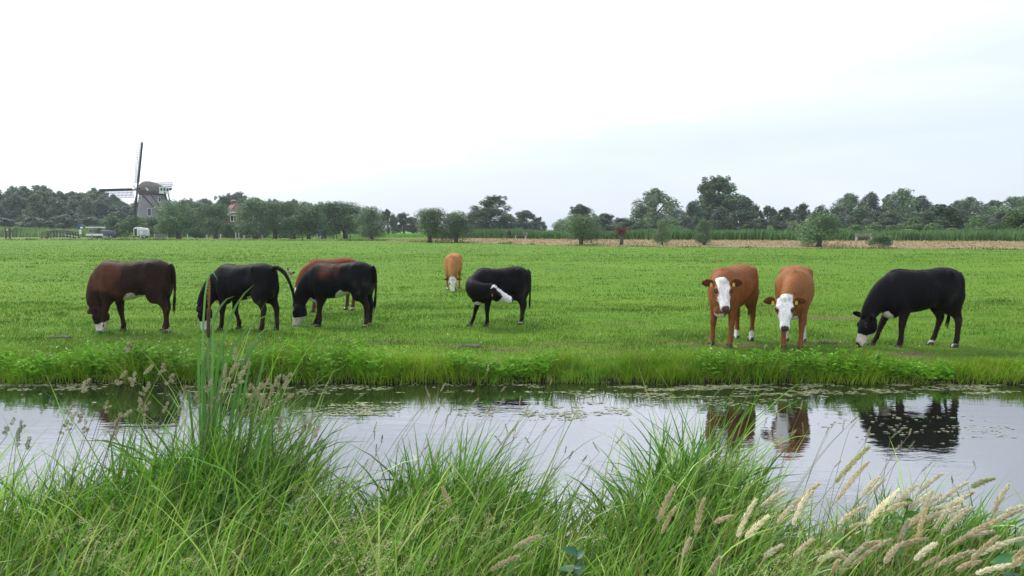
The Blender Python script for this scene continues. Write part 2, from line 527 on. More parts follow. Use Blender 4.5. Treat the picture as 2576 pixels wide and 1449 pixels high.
# ------------------------------------------------------------------ blades
def ribbons(base, length, az, t0, t1, width, nseg=3, c0=None, c1=None, tw=None, rs=None, flat=1.0, wprof=None):
    """bent tapering ribbons; t0/t1 tilt from vertical at foot and tip, az lean direction"""
    rs = rs or npr
    n = len(base)
    base = np.asarray(base, float)
    length = np.broadcast_to(length, n); az = np.broadcast_to(az, n)
    t0 = np.broadcast_to(t0, n); t1 = np.broadcast_to(t1, n); width = np.broadcast_to(width, n)
    if tw is None: tw = rs.uniform(0, math.pi, n)
    dx, dy = np.cos(az), np.sin(az)
    P = np.zeros((n, nseg + 1, 3)); P[:, 0] = base
    T = np.zeros((n, nseg + 1, 3))
    for i in range(nseg + 1):
        s = min(1.0, (i + 0.0) / nseg)
        th = t0 + (t1 - t0) * s ** 1.3
        T[:, i] = np.stack([np.sin(th) * dx, np.sin(th) * dy, np.cos(th)], -1)
        if i: P[:, i] = P[:, i - 1] + (T[:, i] + T[:, i - 1]) * 0.5 * (length / nseg)[:, None]
    side0 = np.stack([-dy, dx, 0 * dx], -1)
    V = np.zeros((n, nseg + 1, 2, 3))
    for i in range(nseg + 1):
        s = i / nseg
        wp = (wprof(s) if wprof else max(0.04, (1 - s ** 2.2) * (0.65 + 0.35 * min(1, s * 4))))
        nrm = np.cross(T[:, i], side0)
        sd = side0 * np.cos(tw)[:, None] + nrm * np.sin(tw)[:, None]
        V[:, i, 0] = P[:, i] - sd * (width * wp * 0.5)[:, None]
        V[:, i, 1] = P[:, i] + sd * (width * wp * 0.5)[:, None]
    k = (nseg + 1) * 2
    o = np.arange(n)[:, None, None] * k
    q = np.array([[2 * i, 2 * i + 1, 2 * i + 3, 2 * i + 2] for i in range(nseg)])[None]
    F = (o + q).reshape(-1, 4)
    C = None
    if c0 is not None:
        c0 = np.broadcast_to(c0, (n, 3)); c1 = c0 if c1 is None else np.broadcast_to(c1, (n, 3))
        s = (np.arange(nseg + 1) / nseg)[None, :, None, None]
        C = (c0[:, None, None, :] * (1 - s) + c1[:, None, None, :] * s) * np.ones((1, 1, 2, 1))
        C = C.reshape(-1, 3)
    return V.reshape(-1, 3), F, C

class Acc:
    def __init__(s): s.V = []; s.F = []; s.C = []; s.n = 0
    def add(s, V, F, C):
        s.V.append(V); s.F.append(F + s.n); s.C.append(C); s.n += len(V)
    def mesh(s, name, mat, smooth=False):
        # all faces quads
        return fast_mesh(name, np.concatenate(s.V), np.concatenate(s.F), np.concatenate(s.C), mat, smooth)

def vary(c, n, amt=0.2, rs=None, hue=0.08):
    rs = rs or npr
    c = np.broadcast_to(np.asarray(c, float), (n, 3))
    return c * (1 + rs.uniform(-amt, amt, (n, 1))) * (1 + rs.uniform(-hue, hue, (n, 3)))

# ------------------------------------------------------------------ cows
def coat_material():
    m, ns, ls, b = new_mat('cow_coat')
    a = ns.new('ShaderNodeAttribute'); a.attribute_name = 'Col'
    t = ns.new('ShaderNodeTexCoord')
    mp = ns.new('ShaderNodeMapping'); mp.inputs['Scale'].default_value = (1, 1, 0.35)
    n = ns.new('ShaderNodeTexNoise'); n.inputs['Scale'].default_value = 34; n.inputs['Detail'].default_value = 5
    ls.new(t.outputs['Object'], mp.inputs[0]); ls.new(mp.outputs[0], n.inputs['Vector'])
    mr = ns.new('ShaderNodeMapRange'); mr.inputs['From Min'].default_value = 0.3; mr.inputs['From Max'].default_value = 0.7
    mr.inputs['To Min'].default_value = 0.78; mr.inputs['To Max'].default_value = 1.22
    ls.new(n.outputs['Fac'], mr.inputs['Value'])
    s = ns.new('ShaderNodeVectorMath'); s.operation = 'SCALE'
    ls.new(a.outputs['Color'], s.inputs[0]); ls.new(mr.outputs[0], s.inputs['Scale'])
    ls.new(s.outputs[0], b.inputs['Base Color'])
    b.inputs['Roughness'].default_value = 0.62
    b.inputs['Specular IOR Level'].default_value = 0.12
    b.inputs['Sheen Weight'].default_value = 0.0
    b.inputs['Sheen Roughness'].default_value = 0.4
    bp = ns.new('ShaderNodeBump'); bp.inputs['Strength'].default_value = 0.35; bp.inputs['Distance'].default_value = 0.012
    ls.new(n.outputs['Fac'], bp.inputs['Height']); ls.new(bp.outputs[0], b.inputs['Normal'])
    return m
M['coat'] = coat_material()

def ering(c, side, up, rs_, rt, rb, n=18, p=2.3):
    """ring: half width rs_, rt above and rb below the centre"""
    out = []
    for k in range(n):
        a = 2 * math.pi * k / n
        ca, sa = math.cos(a), math.sin(a)
        x = math.copysign(abs(ca) ** (2 / p), ca) * rs_
        y = math.copysign(abs(sa) ** (2 / p), sa) * (rt if sa > 0 else rb)
        out.append(c + side * x + up * y)
    return out

def smooth_path(pts, n):
    """Catmull-Rom through rows of numbers"""
    P = np.array(pts, float)
    m = len(P)
    Q = np.vstack([2 * P[0] - P[1], P, 2 * P[-1] - P[-2]])
    out = []
    for t in np.linspace(0, m - 1, n):
        i = min(int(t), m - 2); f = t - i
        a, b, c, d = Q[i], Q[i + 1], Q[i + 2], Q[i + 3]
        out.append(0.5 * ((2 * b) + (-a + c) * f + (2 * a - 5 * b + 4 * c - d) * f * f + (-a + 3 * b - 3 * c + d) * f ** 3))
    return np.array(out)

TRUNK = [  # x, top, bottom, half width
    (-0.775, 1.05, 0.86, 0.07), (-0.755, 1.13, 0.74, 0.15), (-0.70, 1.185, 0.64, 0.215), (-0.58, 1.235, 0.60, 0.255), (-0.42, 1.255, 0.60, 0.275),
    (-0.22, 1.235, 0.635, 0.275), (0.0, 1.215, 0.575, 0.295), (0.2, 1.205, 0.55, 0.29), (0.38, 1.215, 0.545, 0.255), (0.52, 1.215, 0.55, 0.22),
    (0.64, 1.16, 0.54, 0.19), (0.73, 1.06, 0.61, 0.13), (0.77, 0.96, 0.70, 0.07)]
HEAD = [  # t along face, half width, top, bottom
    (-0.045, 0.05, -0.005, -0.10), (-0.02, 0.092, 0.03, -0.14), (0.045, 0.116, 0.045, -0.175), (0.12, 0.130, 0.048, -0.20), (0.185, 0.112, 0.042, -0.195),
    (0.25, 0.084, 0.028, -0.155), (0.315, 0.069, 0.018, -0.125), (0.37, 0.072, 0.014, -0.115), (0.415, 0.064, -0.002, -0.10), (0.445, 0.036, -0.025, -0.08)]

GRAZE = dict(neck=[(0.50, 0, 0.93, .17, .27, .26), (0.72, 0, 0.82, .13, .22, .21), (0.92, 0, 0.60, .10, .165, .16), (1.02, 0, 0.43, .085, .12, .13)],
             poll=(1.05, 0, 0.42), dir=(0.16, 0, -1), up=(1, 0, 0.16))

def neck_rings(rows, n=14):
    """rows: x,y,z, half width, half top, half bottom; the frame follows the path, 'up' starts as +Z"""
    S = smooth_path(rows, n)
    P = [Vector(r[:3]) for r in S]
    out = []
    side = Vector((0, 1, 0))
    for i, p in enumerate(P):
        d = (P[min(i + 1, n - 1)] - P[max(i - 1, 0)]).normalized()
        side = (side - d * side.dot(d)).normalized()
        up = side.cross(d)  # side=+Y, d=+X -> -Z
        up = -up
        out.append(ering(p, side, up, S[i][3], S[i][4], S[i][5], p=2.1))
    return out

def make_cow(label, pos, heading, scale, pose, coat, legs=None, tail=None, tags=(1, 1), ear=(0.0, 0.15), width=1.0, group=None, sx=0.86, hs_=1.08):
    rs = np.random.RandomState(abs(hash(label)) % 9999 if False else sum(map(ord, label)))
    legs = legs or {}
    b = MB()
    X, Y, Z = Vector((1, 0, 0)), Vector((0, 1, 0)), Vector((0, 0, 1))
    S = smooth_path(TRUNK, 30); S[:, 0] *= sx
    b.rings([ering(Vector((r[0], 0, (r[1] + r[2]) / 2 + 0.03)), Y, Z, max(.03, r[3]) * width, (r[1] - r[2]) / 2 - 0.03, (r[1] - r[2]) / 2 + 0.03, 22, 2.45) for r in S])
    # hip bones, pin bones, shoulders, brisket, backbone
    for s in (-1, 1):
        b.ellipsoid((-0.42 * sx, s * 0.185, 1.14), (0.10, 0.06, 0.075))
        b.ellipsoid((-0.70 * sx, s * 0.095, 1.085), (0.06, 0.05, 0.07))
        b.ellipsoid((0.42 * sx, s * 0.14, 0.86), (0.16, 0.11, 0.32))
        b.ellipsoid((-0.50 * sx, s * 0.14, 0.84), (0.22, 0.115, 0.34))
    b.ellipsoid((0.57 * sx, 0, 0.585), (0.17, 0.10, 0.13))
    b.ellipsoid((0.40 * sx, 0, 1.18), (0.2, 0.06, 0.05))
    # neck
    b.rings(neck_rings([(q[0] * sx, *q[1:]) for q in pose['neck']]))
    # head
    poll = Vector(pose['poll']); poll.x *= sx; d = Vector(pose['dir']).normalized(); u = Vector(pose['up'])
    u = (u - d * u.dot(d)).normalized(); s_ = u.cross(d)      # s_ : the cow's left
    if s_.y < 0 and abs(s_.y) > 0.3: pass
    H = smooth_path(HEAD, 22) * hs_
    b.rings([ering(poll + d * r[0] + u * ((r[2] + r[3]) / 2 + 0.02), s_, u, r[1], (r[2] - r[3]) / 2 - 0.02, (r[2] - r[3]) / 2 + 0.02, 18, 2.5) for r in H])
    for s in (-1, 1):
        b.ellipsoid(poll + d * 0.14 + s_ * s * 0.105 + u * 0.0, (0.045, 0.04, 0.045))      # brow
    b.ellipsoid(poll + u * 0.03 + d * 0.0, (0.065, 0.075, 0.06))
    # ears
    ear_pts = []
    for s in (-1, 1):
        a0 = poll + s_ * s * 0.085 + d * 0.015 + u * -0.015
        e = (s_ * s * 1.0 - d * ear[0] - u * ear[1]).normalized()
        en = (d * 0.75 + u * 0.65).normalized()              # face of the ear
        ew = e.cross(en).normalized()
        rg = []
        for tt, ww in ((0, .028), (.04, .042), (.09, .068), (.15, .070), (.20, .048), (.228, .018)):
            rg.append(ering(a0 + e * tt - en * (0.02 * math.sin(tt / .2 * 3.1)), ew, en, ww, .017, .014, 12, 2))
        b.rings(rg)
        ear_pts.append((a0, e, en, ew))
    # legs
    feet = []
    for key, sy, front in (('fl', 1, True), ('fr', -1, True), ('hl', 1, False), ('hr', -1, False)):
        fx, fy, bend = legs.get(key, (0, 0, 0))
        y0 = 0.155 if front else 0.15
        if front:
            ch = [(0.43, 1.02, .03, .05), (0.43, .92, .085, .13), (0.42, .76, .098, .14), (0.405, .60, .076, .10), (0.42, .47, .056, .068), (0.435, .375, .053, .058), (0.435, .31, .041, .045),
                  (0.435, .20, .035, .039), (0.437, .135, .042, .046), (0.455, .085, .038, .043), (0.475, .045, .046, .054), (0.48, .012, .048, .058)]
            top = 0.8
        else:
            ch = [(-.52, 1.08, .03, .08), (-.52, .96, .08, .18), (-.50, .80, .108, .225), (-.49, .67, .096, .18), (-.54, .56, .066, .115), (-.61, .465, .046, .076), (-.625, .40, .042, .060), (-.61, .31, .036, .046),
                  (-.595, .20, .035, .041), (-.585, .135, .042, .047), (-.565, .085, .038, .043), (-.545, .045, .046, .054), (-.54, .012, .048, .058)]
            top = 0.85
        rows = []
        for (x, z, ry, rx) in ch:
            k = max(0.0, 1 - z / top)
            kb = math.exp(-((z - 0.38) / 0.13) ** 2)
            rows.append((x * sx + fx * k + bend * kb, sy * (y0 - 0.012 * (1 - z)) + fy * k, z, ry, rx))
        SP = smooth_path(rows, 26)
        b.rings([ering(Vector(r[:3]), Y, X, r[3], r[4], r[4], 14, 2.1) for r in SP])
        feet.append((rows[-1][0], rows[-1][1], front))
    # tail
    tl = tail or [(-0.755, 0, 1.165, .04), (-0.80, 0, 1.10, .038), (-0.825, 0, 0.95, .03), (-0.825, 0.0, 0.72, .024), (-0.815, 0.01, 0.55, .02)]
    TP = smooth_path([(q[0] + 0.755 * (1 - sx), *q[1:]) for q in tl], 16)
    b.tube([r[:3] for r in TP], [r[3] for r in TP], 10)
    me0 = b.mesh('cow_rough')
    tmp = bpy.data.objects.new('cow_rough', me0)
    col.objects.link(tmp)
    rm = tmp.modifiers.new('r', 'REMESH'); rm.mode = 'VOXEL'; rm.voxel_size = 0.0135
    sm = tmp.modifiers.new('s', 'SMOOTH'); sm.factor = 0.5; sm.iterations = 6
    dg = bpy.context.evaluated_depsgraph_get(); dg.update()
    me = bpy.data.meshes.new_from_object(tmp.evaluated_get(dg))
    bpy.data.objects.remove(tmp); bpy.data.meshes.remove(me0)
    nv = len(me.vertices)
    V = np.zeros(nv * 3, np.float32); me.vertices.foreach_get('co', V); V = V.reshape(-1, 3)
    # muscle and rib relief
    nr = np.zeros(nv * 3, np.float32); me.vertices.foreach_get('normal', nr); nr = nr.reshape(-1, 3)
    sgn = np.where(V[:, 1] > 0, 3.0, -7.0)
    rel = (fnoise(V[:, 0] + sgn, V[:, 2], 4.0, 21) - .5) * .030 + (fnoise(V[:, 0] * 2.2 + sgn, V[:, 2] * .5, 6.0, 41) - .5) * .010
    xb, zb = V[:, 0] / sx, V[:, 2]
    ga = lambda cx, cz, rx, rz: np.exp(-((xb - cx) / rx) ** 2 - ((zb - cz) / rz) ** 2) * np.clip(np.abs(V[:, 1]) / .12, 0, 1)
    form = -.038 * ga(-.22, 1.06, .13, .10) + .022 * ga(-.42, 1.14, .07, .06) - .020 * ga(.22, .85, .07, .22) - .022 * ga(-.24, .70, .10, .12) + .012 * ga(.42, .95, .10, .2) - .018 * ga(-.62, 1.0, .07, .12)
    form += .0045 * np.sin(xb * 62 + zb * 9) * np.exp(-((xb - .05) / .17) ** 2 - ((zb - .85) / .2) ** 2)
    rel = rel * np.clip((V[:, 2] - .45) / .2, 0, 1) * np.clip((.55 - np.abs(V[:, 0])) / .2, 0.15, 1)
    rel = rel + form * (np.abs(xb) < .8)
    V = V + nr * rel[:, None]
    me.vertices.foreach_set('co', V.astype(np.float32).ravel())
    # coat colours
    q = V - np.array(poll)
    ht, hs, hu = q @ np.array(d) / hs_, q @ np.array(s_) / hs_, q @ np.array(u) / hs_
    head = (ht > -0.06) & (ht < 0.54) & (np.abs(hs) < 0.15) & (hu < 0.095) & (hu > -0.235 - 0.0 * ht)
    is_ear = (np.abs(hs) > 0.118) & (ht < 0.09) & (ht > -0.12) & (np.abs(hu) < 0.14)
    nz = fnoise(V[:, 0] + V[:, 1] * 0.6, V[:, 2] - V[:, 1] * 0.3, 7.0, 3)
    nz2 = fnoise(V[:, 0] + 5 + V[:, 1], V[:, 2] + V[:, 1] * 0.5, 2.6, coat.get('seed', 1))
    C = np.tile(np.array(coat['base']), (nv, 1)).astype(float)
    if 'patch' in coat:
        pc, pth, px0, px1, pz0, pz1 = coat['patch']
        k = np.clip((nz2 - pth) / 0.18, 0, 1) * np.clip((V[:, 2] - pz0) / 0.15, 0, 1) * np.clip((pz1 - V[:, 2]) / 0.15, 0, 1) * np.clip((V[:, 0] - px0) / .15, 0, 1) * np.clip((px1 - V[:, 0]) / .15, 0, 1)
        C = C * (1 - k[:, None]) + np.array(pc) * k[:, None]
    if 'leg' in coat:
        k = np.clip((0.62 - V[:, 2]) / 0.25, 0, 1)[:, None] * (~head)[:, None]
        C = C * (1 - k) + np.array(coat['leg']) * k
    C = C * (0.72 + 0.56 * fnoise(V[:, 0] * 1.3 + 2 + V[:, 1], V[:, 2] * 1.2, 3.0, coat.get('seed', 1) + 50))[:, None]
    white = np.array(coat.get('white', (0.70, 0.67, 0.63)))
    wb = np.zeros(nv)
    ax = np.abs(V[:, 1])
    for (x0, x1, zmax, ym) in coat.get('under', []):
        xc, xr = (x0 + x1) / 2, (x1 - x0) / 2
        lim = zmax - 0.20 * np.clip(np.abs(V[:, 0] - xc) / xr, 0, 2) ** 2 + (nz - 0.5) * 0.10
        wb = np.maximum(wb, ((V[:, 2] < lim) & (V[:, 2] > 0.43) & (ax < ym) & (np.abs(V[:, 0] - xc) < xr * 1.2)).astype(float))
    for i, hgt in enumerate(coat.get('socks', (0, 0, 0, 0))):
        fx, fy, fr = feet[i]
        wb = np.maximum(wb, ((np.abs(V[:, 0] - fx) < 0.22) & (np.abs(V[:, 1] - fy) < 0.09) & (V[:, 2] < (hgt + (nz - 0.5) * 0.12 if hgt > 0 else -1))).astype(float))
    # face
    f = coat['face']     # blaze half width, muzzle start, cheek reach, eye patch radius
    jit = (nz - 0.5) * 0.05
    blaze = (np.abs(hs) < f[0] + jit + 0.25 * np.clip(ht - f[1] + 0.1, 0, 1)) & (hu > -0.05)
    muz = ht > f[1] + jit - f[2] * np.clip(-hu - 0.06, 0, 1)
    fw = head & (blaze | muz) & ~is_ear
    for s in (-1, 1):
        ed = np.sqrt((ht - 0.165) ** 2 * .8 + (hs - s * 0.112) ** 2 * 1.1 + (hu + 0.005) ** 2)
        fw &= ~((ed < f[3] + jit * 0.6))
    wb = np.maximum(wb, fw.astype(float))
    smudge = (0.80 + 0.32 * fnoise(V[:, 0] * 2 + V[:, 1] * 3, V[:, 2] * 2 + V[:, 1], 5.0, 33))[:, None] * np.array((1.0, 0.985, 0.96))
    C = C * (1 - wb[:, None]) + white * smudge * wb[:, None]
    # dried mud and dung on thighs and lower legs
    mud = np.clip(fnoise(V[:, 0] * 1.5 + V[:, 1] * 2, V[:, 2] * 1.2, 5.5, coat.get('seed', 1) + 70) * 3.4 - 1.75, 0, 1) * np.clip((-.25 - V[:, 0]) / .2, 0, 1) * np.clip((1.0 - V[:, 2]) / .3, 0, 1)
    C = C * (1 - mud[:, None] * .45) + np.array((.085, .065, .042)) * mud[:, None] * .45
    # nose pad, nostrils, mouth line
    nose = head & (ht > 0.392) & ((hs / .054) ** 2 + ((hu + .028) / .046) ** 2 < 1 + jit * 4)
    C[nose] = coat.get('nose', (0.05, 0.035, 0.035))
    mouth = head & (ht > 0.37) & (np.abs(hu + 0.088) < 0.008)
    C[mouth] = (0.03, 0.02, 0.02)
    inner = is_ear & (np.abs(hs) > 0.13) & (nr @ np.array((d * 0.75 + u * 0.65).normalized()) > 0.45)
    C[inner] = C[inner] * 0.35
    for s in (-1, 1):        # dark skin round the eyes
        er = np.sqrt((ht - 0.155) ** 2 + (hs - s * 0.112) ** 2 + (hu - .01) ** 2)
        k = np.clip((.043 - er) / .014, 0, 1)[:, None] * head[:, None]
        C = C * (1 - k * .8) + np.array((.02, .012, .010)) * k * .8
    ca = me.color_attributes.new('Col', 'FLOAT_COLOR', 'POINT')
    c4 = np.ones((nv, 4), np.float32); c4[:, :3] = C
    # soften the borders of the markings a little
    ca.data.foreach_set('color', c4.ravel())
    me.polygons.foreach_set('use_smooth', np.ones(len(me.polygons), bool))
    me.materials.clear(); me.materials.append(M['coat'])
    me.name = 'cow_body'
    z0 = float(gz(pos[0], pos[1]))
    root = empty('cow', (pos[0], pos[1], z0 - 0.012), heading)
    root.scale = (scale, scale, scale * 1.03)
    tag(root, label, 'cow', group or 'cattle on the pasture')
    link('body', me, root)
    # short coat hair lying back and down over the body
    nh = 9000
    pi = rs.randint(0, nv, nh)
    hp = V[pi]; hn = nr[pi]
    ish = head[pi]
    flow = np.where(ish[:, None], np.array(d)[None] * 1.0, np.array((-.65, 0, -.75))[None]) + rs.normal(0, .25, (nh, 3))
    flow = flow - hn * (flow * hn).sum(1)[:, None]
    flow /= np.linalg.norm(flow, axis=1)[:, None] + 1e-6
    dirh = flow + hn * rs.uniform(.15, .5, nh)[:, None]; dirh /= np.linalg.norm(dirh, axis=1)[:, None]
    hl = (rs.uniform(.014, .034, nh) * np.where(ish, .6, 1.0))[:, None]
    hw = np.cross(dirh, hn); hw /= np.linalg.norm(hw, axis=1)[:, None] + 1e-6
    ww = rs.uniform(.0015, .0032, nh)[:, None]
    HV = np.stack([hp - hw * ww - hn * .002, hp + hw * ww - hn * .002, hp + dirh * hl + hw * ww * .2, hp + dirh * hl - hw * ww * .2], 1).reshape(-1, 3)
    HC = np.repeat(C[pi] * rs.uniform(.7, 1.35, (nh, 1)), 4, 0)
    link('coat_hair', fast_mesh('coat_hair', HV, np.arange(4 * nh).reshape(-1, 4), HC, M['coat']), root)['kind'] = 'stuff'
    for i, (fx, fy, fr) in enumerate(feet):
        hb = MB()
        for s in (-1, 1):
            rg = []
            for z, r, o in ((0.0, 0.038, 0.013), (0.02, 0.037, 0.009), (0.047, 0.033, 0.0), (0.063, 0.026, -0.004)):
                rg.append([Vector((fx + o + r * 1.55 * math.cos(a), fy + s * 0.026 + r * 0.78 * math.sin(a), z)) for a in [2 * math.pi * k / 10 for k in range(10)]])
            hb.rings(rg)
        hb.build('hoof', M['horn'], root, True)
    for s in (-1, 1):
        eb = MB().ellipsoid(poll + d * 0.168 + s_ * s * 0.113 + u * 0.014, (0.020, 0.020, 0.020), 12, 8)
        eb.build('eye', M['eye'], root, True)
    # tail switch
    tp = TP[-1]; td = Vector(TP[-1][:3]) - Vector(TP[-3][:3]); td.normalize()
    n = 60
    bb = np.array(tp[:3]) + rs.normal(0, .008, (n, 3))
    azt = math.atan2(td.y, td.x); tt = math.acos(max(-1, min(1, td.z)))
    Vv, Ff, Cc = ribbons(bb - np.array(td) * 0.06, rs.uniform(.16, .30, n), azt + rs.normal(0, .1, n), tt + rs.normal(0, .07, n), 0.35 * tt + 0.65 * math.pi + rs.normal(0, .1, n), .012, 4,
                         vary(coat.get('switch', coat['base']), n, .3, rs), None, rs=rs)
    link('tail_switch', fast_mesh('tail_switch', Vv, Ff, Cc, M['coat']), root)
    for s, (a0, e, en, ew) in zip((-1, 1), ear_pts):
        if tags[0 if s < 0 else 1]:
            c = a0 + e * 0.085 + en * 0.022
            dn = Vector((0, 0, -1)); dn = (dn - en * dn.dot(en)).normalized()
            sd = dn.cross(en)
            tb = MB()
            tb.add([c + sd * a * 0.024 + dn * bq + en * (0.004 * (1 if o else 0) + bq * .15) for o in (0, 1) for (a, bq) in ((-.4, -.010), (.4, -.010), (.85, .012), (.85, .044), (-.85, .044), (-.85, .012))],
                   [(5, 4, 3, 2, 1, 0), (6, 7, 8, 9, 10, 11)] + [(k, (k + 1) % 6, 6 + (k + 1) % 6, 6 + k) for k in range(6)])
            tb.build('ear_tag', M['tag_yellow'], root)
    return root

BLACK = (0.0046, 0.0039, 0.0051)
DBROWN = (0.030, 0.013, 0.009)
BROWN = (0.250, 0.093, 0.031)
TAN = (0.36, 0.15, 0.045)
HL = math.pi      # heading left

# neck and head poses, local: +X forward, +Y the cow's left, Z up
def graze(dx=0.0, drop=0.0, yaw=0.0, face=0.16):
    p = dict(GRAZE)
    r = GRAZE['neck']
    c, s = math.cos(yaw), math.sin(yaw)
    def rot(x, y):
        k = x - 0.5
        return 0.5 + k * c - y * s, k * s + y * c
    p['neck'] = [(*rot(q[0] + dx * i / 3, q[1]), q[2] - drop * i / 3, q[3], q[4], q[5]) for i, q in enumerate(r)]
    px_, py_ = rot(1.05 + dx, 0)
    p['poll'] = (px_, py_, 0.42 - drop)
    p['dir'] = (face * c, face * s, -1)
    p['up'] = (c, s, face)
    return p

def cow_pos(px, py):
    v = on_ground(px, py)
    return (v.x, v.y)

SOCK = 0.09
make_cow('dark brown cow with white belly patch grazing, its tail hanging straight', cow_pos(338, 836), HL + R(2), 1.03, graze(-0.30, 0.0, R(14), -0.10),
         dict(base=(0.024, 0.011, 0.009), patch=((0.075, 0.027, 0.014), 0.40, -0.2, 1.2, 0.55, 1.3), leg=(0.035, 0.013, 0.009), under=[(-0.28, 0.18, 0.70, .4), (0.42, 0.8, 0.58, .085)],
              socks=(0, 0, 0.075, 0.075), face=(0.03, 0.24, 0.3, 0.06), white=(0.62, 0.55, 0.49)),
         dict(fl=(0.10, 0, 0), fr=(-0.16, 0, 0), hl=(-0.14, 0, 0), hr=(0.02, 0, 0)), tags=(0, 0), ear=(-0.1, -0.25))
make_cow('black cow grazing with its tail swung out behind', cow_pos(618, 832), HL - R(20), 0.97, graze(-0.02, 0.0, R(22), -0.02),
         dict(base=BLACK, leg=(0.020, 0.010, 0.009), under=[(0.35, 0.8, 0.62, .085), (-0.35, 0.05, 0.65, .4)], face=(0.045, 0.24, 0.5, 0.058), white=(0.68, 0.68, 0.70), seed=4),
         dict(fl=(0.06, 0, 0), fr=(-0.14, 0, 0.05), hl=(0.0, 0.03, 0), hr=(-0.12, 0, 0)),
         tail=[(-0.755, 0, 1.16, .045), (-0.86, 0.0, 1.17, .042), (-1.02, 0.02, 1.08, .036), (-1.14, 0.03, 0.90, .03), (-1.19, 0.03, 0.76, .026)], tags=(0, 0), ear=(-0.1, 0.1))
make_cow('reddish brown cow half hidden behind the black cow with a brown back', cow_pos(834, 786), HL + R(42), 0.94, graze(-0.05, -0.12, R(4), 0.1),
         dict(base=(0.18, 0.055, 0.018), leg=(0.12, 0.045, 0.022), under=[(0.4, 0.8, 0.56, .085)], socks=(0, 0, .075, .075), face=(0.05, 0.18, 0.4, 0.05), seed=3), tags=(1, 1), ear=(0.05, 0.1))
make_cow('black cow with a brown patch on its back, grazing, white hind feet', cow_pos(858, 822), HL - R(10), 0.975, graze(-0.04, 0.0, R(10), 0.22),
         dict(base=BLACK, patch=((0.085, 0.03, 0.018), 0.36, -0.22, 0.42, 0.88, 1.5), leg=(0.016, 0.010, 0.009), under=[(-0.32, 0.10, 0.72, .4), (0.42, 0.75, 0.60, .085)],
              socks=(0, 0, SOCK, SOCK), face=(0.03, 0.22, 0.45, 0.056), white=(0.62, 0.58, 0.56), seed=8),
         dict(fl=(0.0, 0, 0), fr=(0.22, 0, 0), hl=(-0.08, 0, 0), hr=(-0.05, 0, 0)), tags=(0, 0), ear=(0.1, 0.3))
make_cow('tan cow alone far out on the pasture, grazing towards the ditch', cow_pos(1140, 729), R(-96), 0.855, graze(-0.10, 0.0, R(16), 0.18),
         dict(base=(0.42, 0.185, 0.062), leg=(0.30, 0.12, 0.05), face=(0.09, 0.0, 0.1, 0.036), white=(0.72, 0.68, 0.64), seed=5, socks=(0, .09, 0, 0)),
         dict(fl=(0.1, 0, 0), fr=(-0.06, 0, 0)), tags=(0, 0), ear=(0.0, -0.35))
make_cow('black cow turning its white face back to lick its flank', cow_pos(1258, 820), HL + R(24), 0.885,
         dict(neck=[(0.46, 0.0, 0.90, .20, .27, .25), (0.70, 0.06, 0.84, .18, .25, .25), (0.80, 0.24, 0.80, .16, .21, .24), (0.64, 0.42, 0.80, .12, .15, .19), (0.46, 0.49, 0.82, .09, .12, .13)],
              poll=(0.44, 0.54, 0.82), dir=(-0.84, 0.30, -0.45), up=(-0.36, 0.62, 0.70)),
         dict(base=BLACK, under=[(0.3, 0.80, 0.54, .085)], face=(0.052, 0.20, 0.45, 0.05), white=(0.70, 0.69, 0.70), seed=6, socks=(0, 0, .075, .075)),
         dict(fl=(-0.02, 0, 0), fr=(0.24, 0, 0), hl=(0.06, 0.0, 0), hr=(-0.10, 0, 0)), tags=(1, 1), ear=(0.35, 0.35))
UPHEAD = dict(neck=[(0.50, 0, 0.95, .18, .26, .26), (0.74, 0.03, 0.97, .135, .20, .20), (0.93, 0.10, 0.99, .105, .15, .155), (1.00, 0.15, 1.00, .085, .10, .12)],
              poll=(1.00, 0.17, 1.03), dir=(0.50, 0.34, -0.80), up=(0.66, 0.42, 0.62))
a = cow_pos(1812, 876); bq = cow_pos(1888, 856)
h7 = R(-119)
make_cow('chestnut cow standing with raised white face, looking across the ditch', (3.56, 12.78), R(-127), 0.99, UPHEAD,
         dict(base=BROWN, leg=(0.22, 0.075, 0.028), under=[(0.40, 0.80, 0.53, .085)], socks=(0, 0, .16, .16), face=(0.092, 0.25, 0.7, 0.058), white=(0.74, 0.71, 0.69), nose=(0.09, 0.05, 0.05), seed=9),
         dict(fl=(0.05, 0.0, 0), fr=(0.02, -0.03, 0), hl=(-0.02, 0, 0), hr=(-0.1, 0, 0)), ear=(0.12, 0.1))
LOWHEAD = dict(neck=[(0.50, 0, 0.95, .18, .26, .26), (0.76, -0.02, 0.92, .14, .20, .20), (0.98, -0.06, 0.83, .11, .15, .15), (1.08, -0.09, 0.79, .085, .10, .12)],
               poll=(1.10, -0.10, 0.80), dir=(0.50, 0.06, -0.88), up=(0.86, 0.05, 0.50))
make_cow('chestnut cow beside the one looking up, white face lowered, tall white hind socks', (4.50, 12.62), R(-112), 0.985, LOWHEAD,
         dict(base=(0.268, 0.105, 0.037), leg=(0.23, 0.08, 0.03), under=[(0.40, 0.80, 0.53, .085)], socks=(0, 0, .27, .27), face=(0.115, 0.16, 0.5, 0.05), white=(0.74, 0.72, 0.71), nose=(0.06, 0.04, 0.04), seed=12),
         dict(fl=(0.06, -0.02, 0), fr=(0.04, 0.02, 0), hl=(-0.02, 0, 0), hr=(0.0, 0, 0)), ear=(0.06, 0.15))
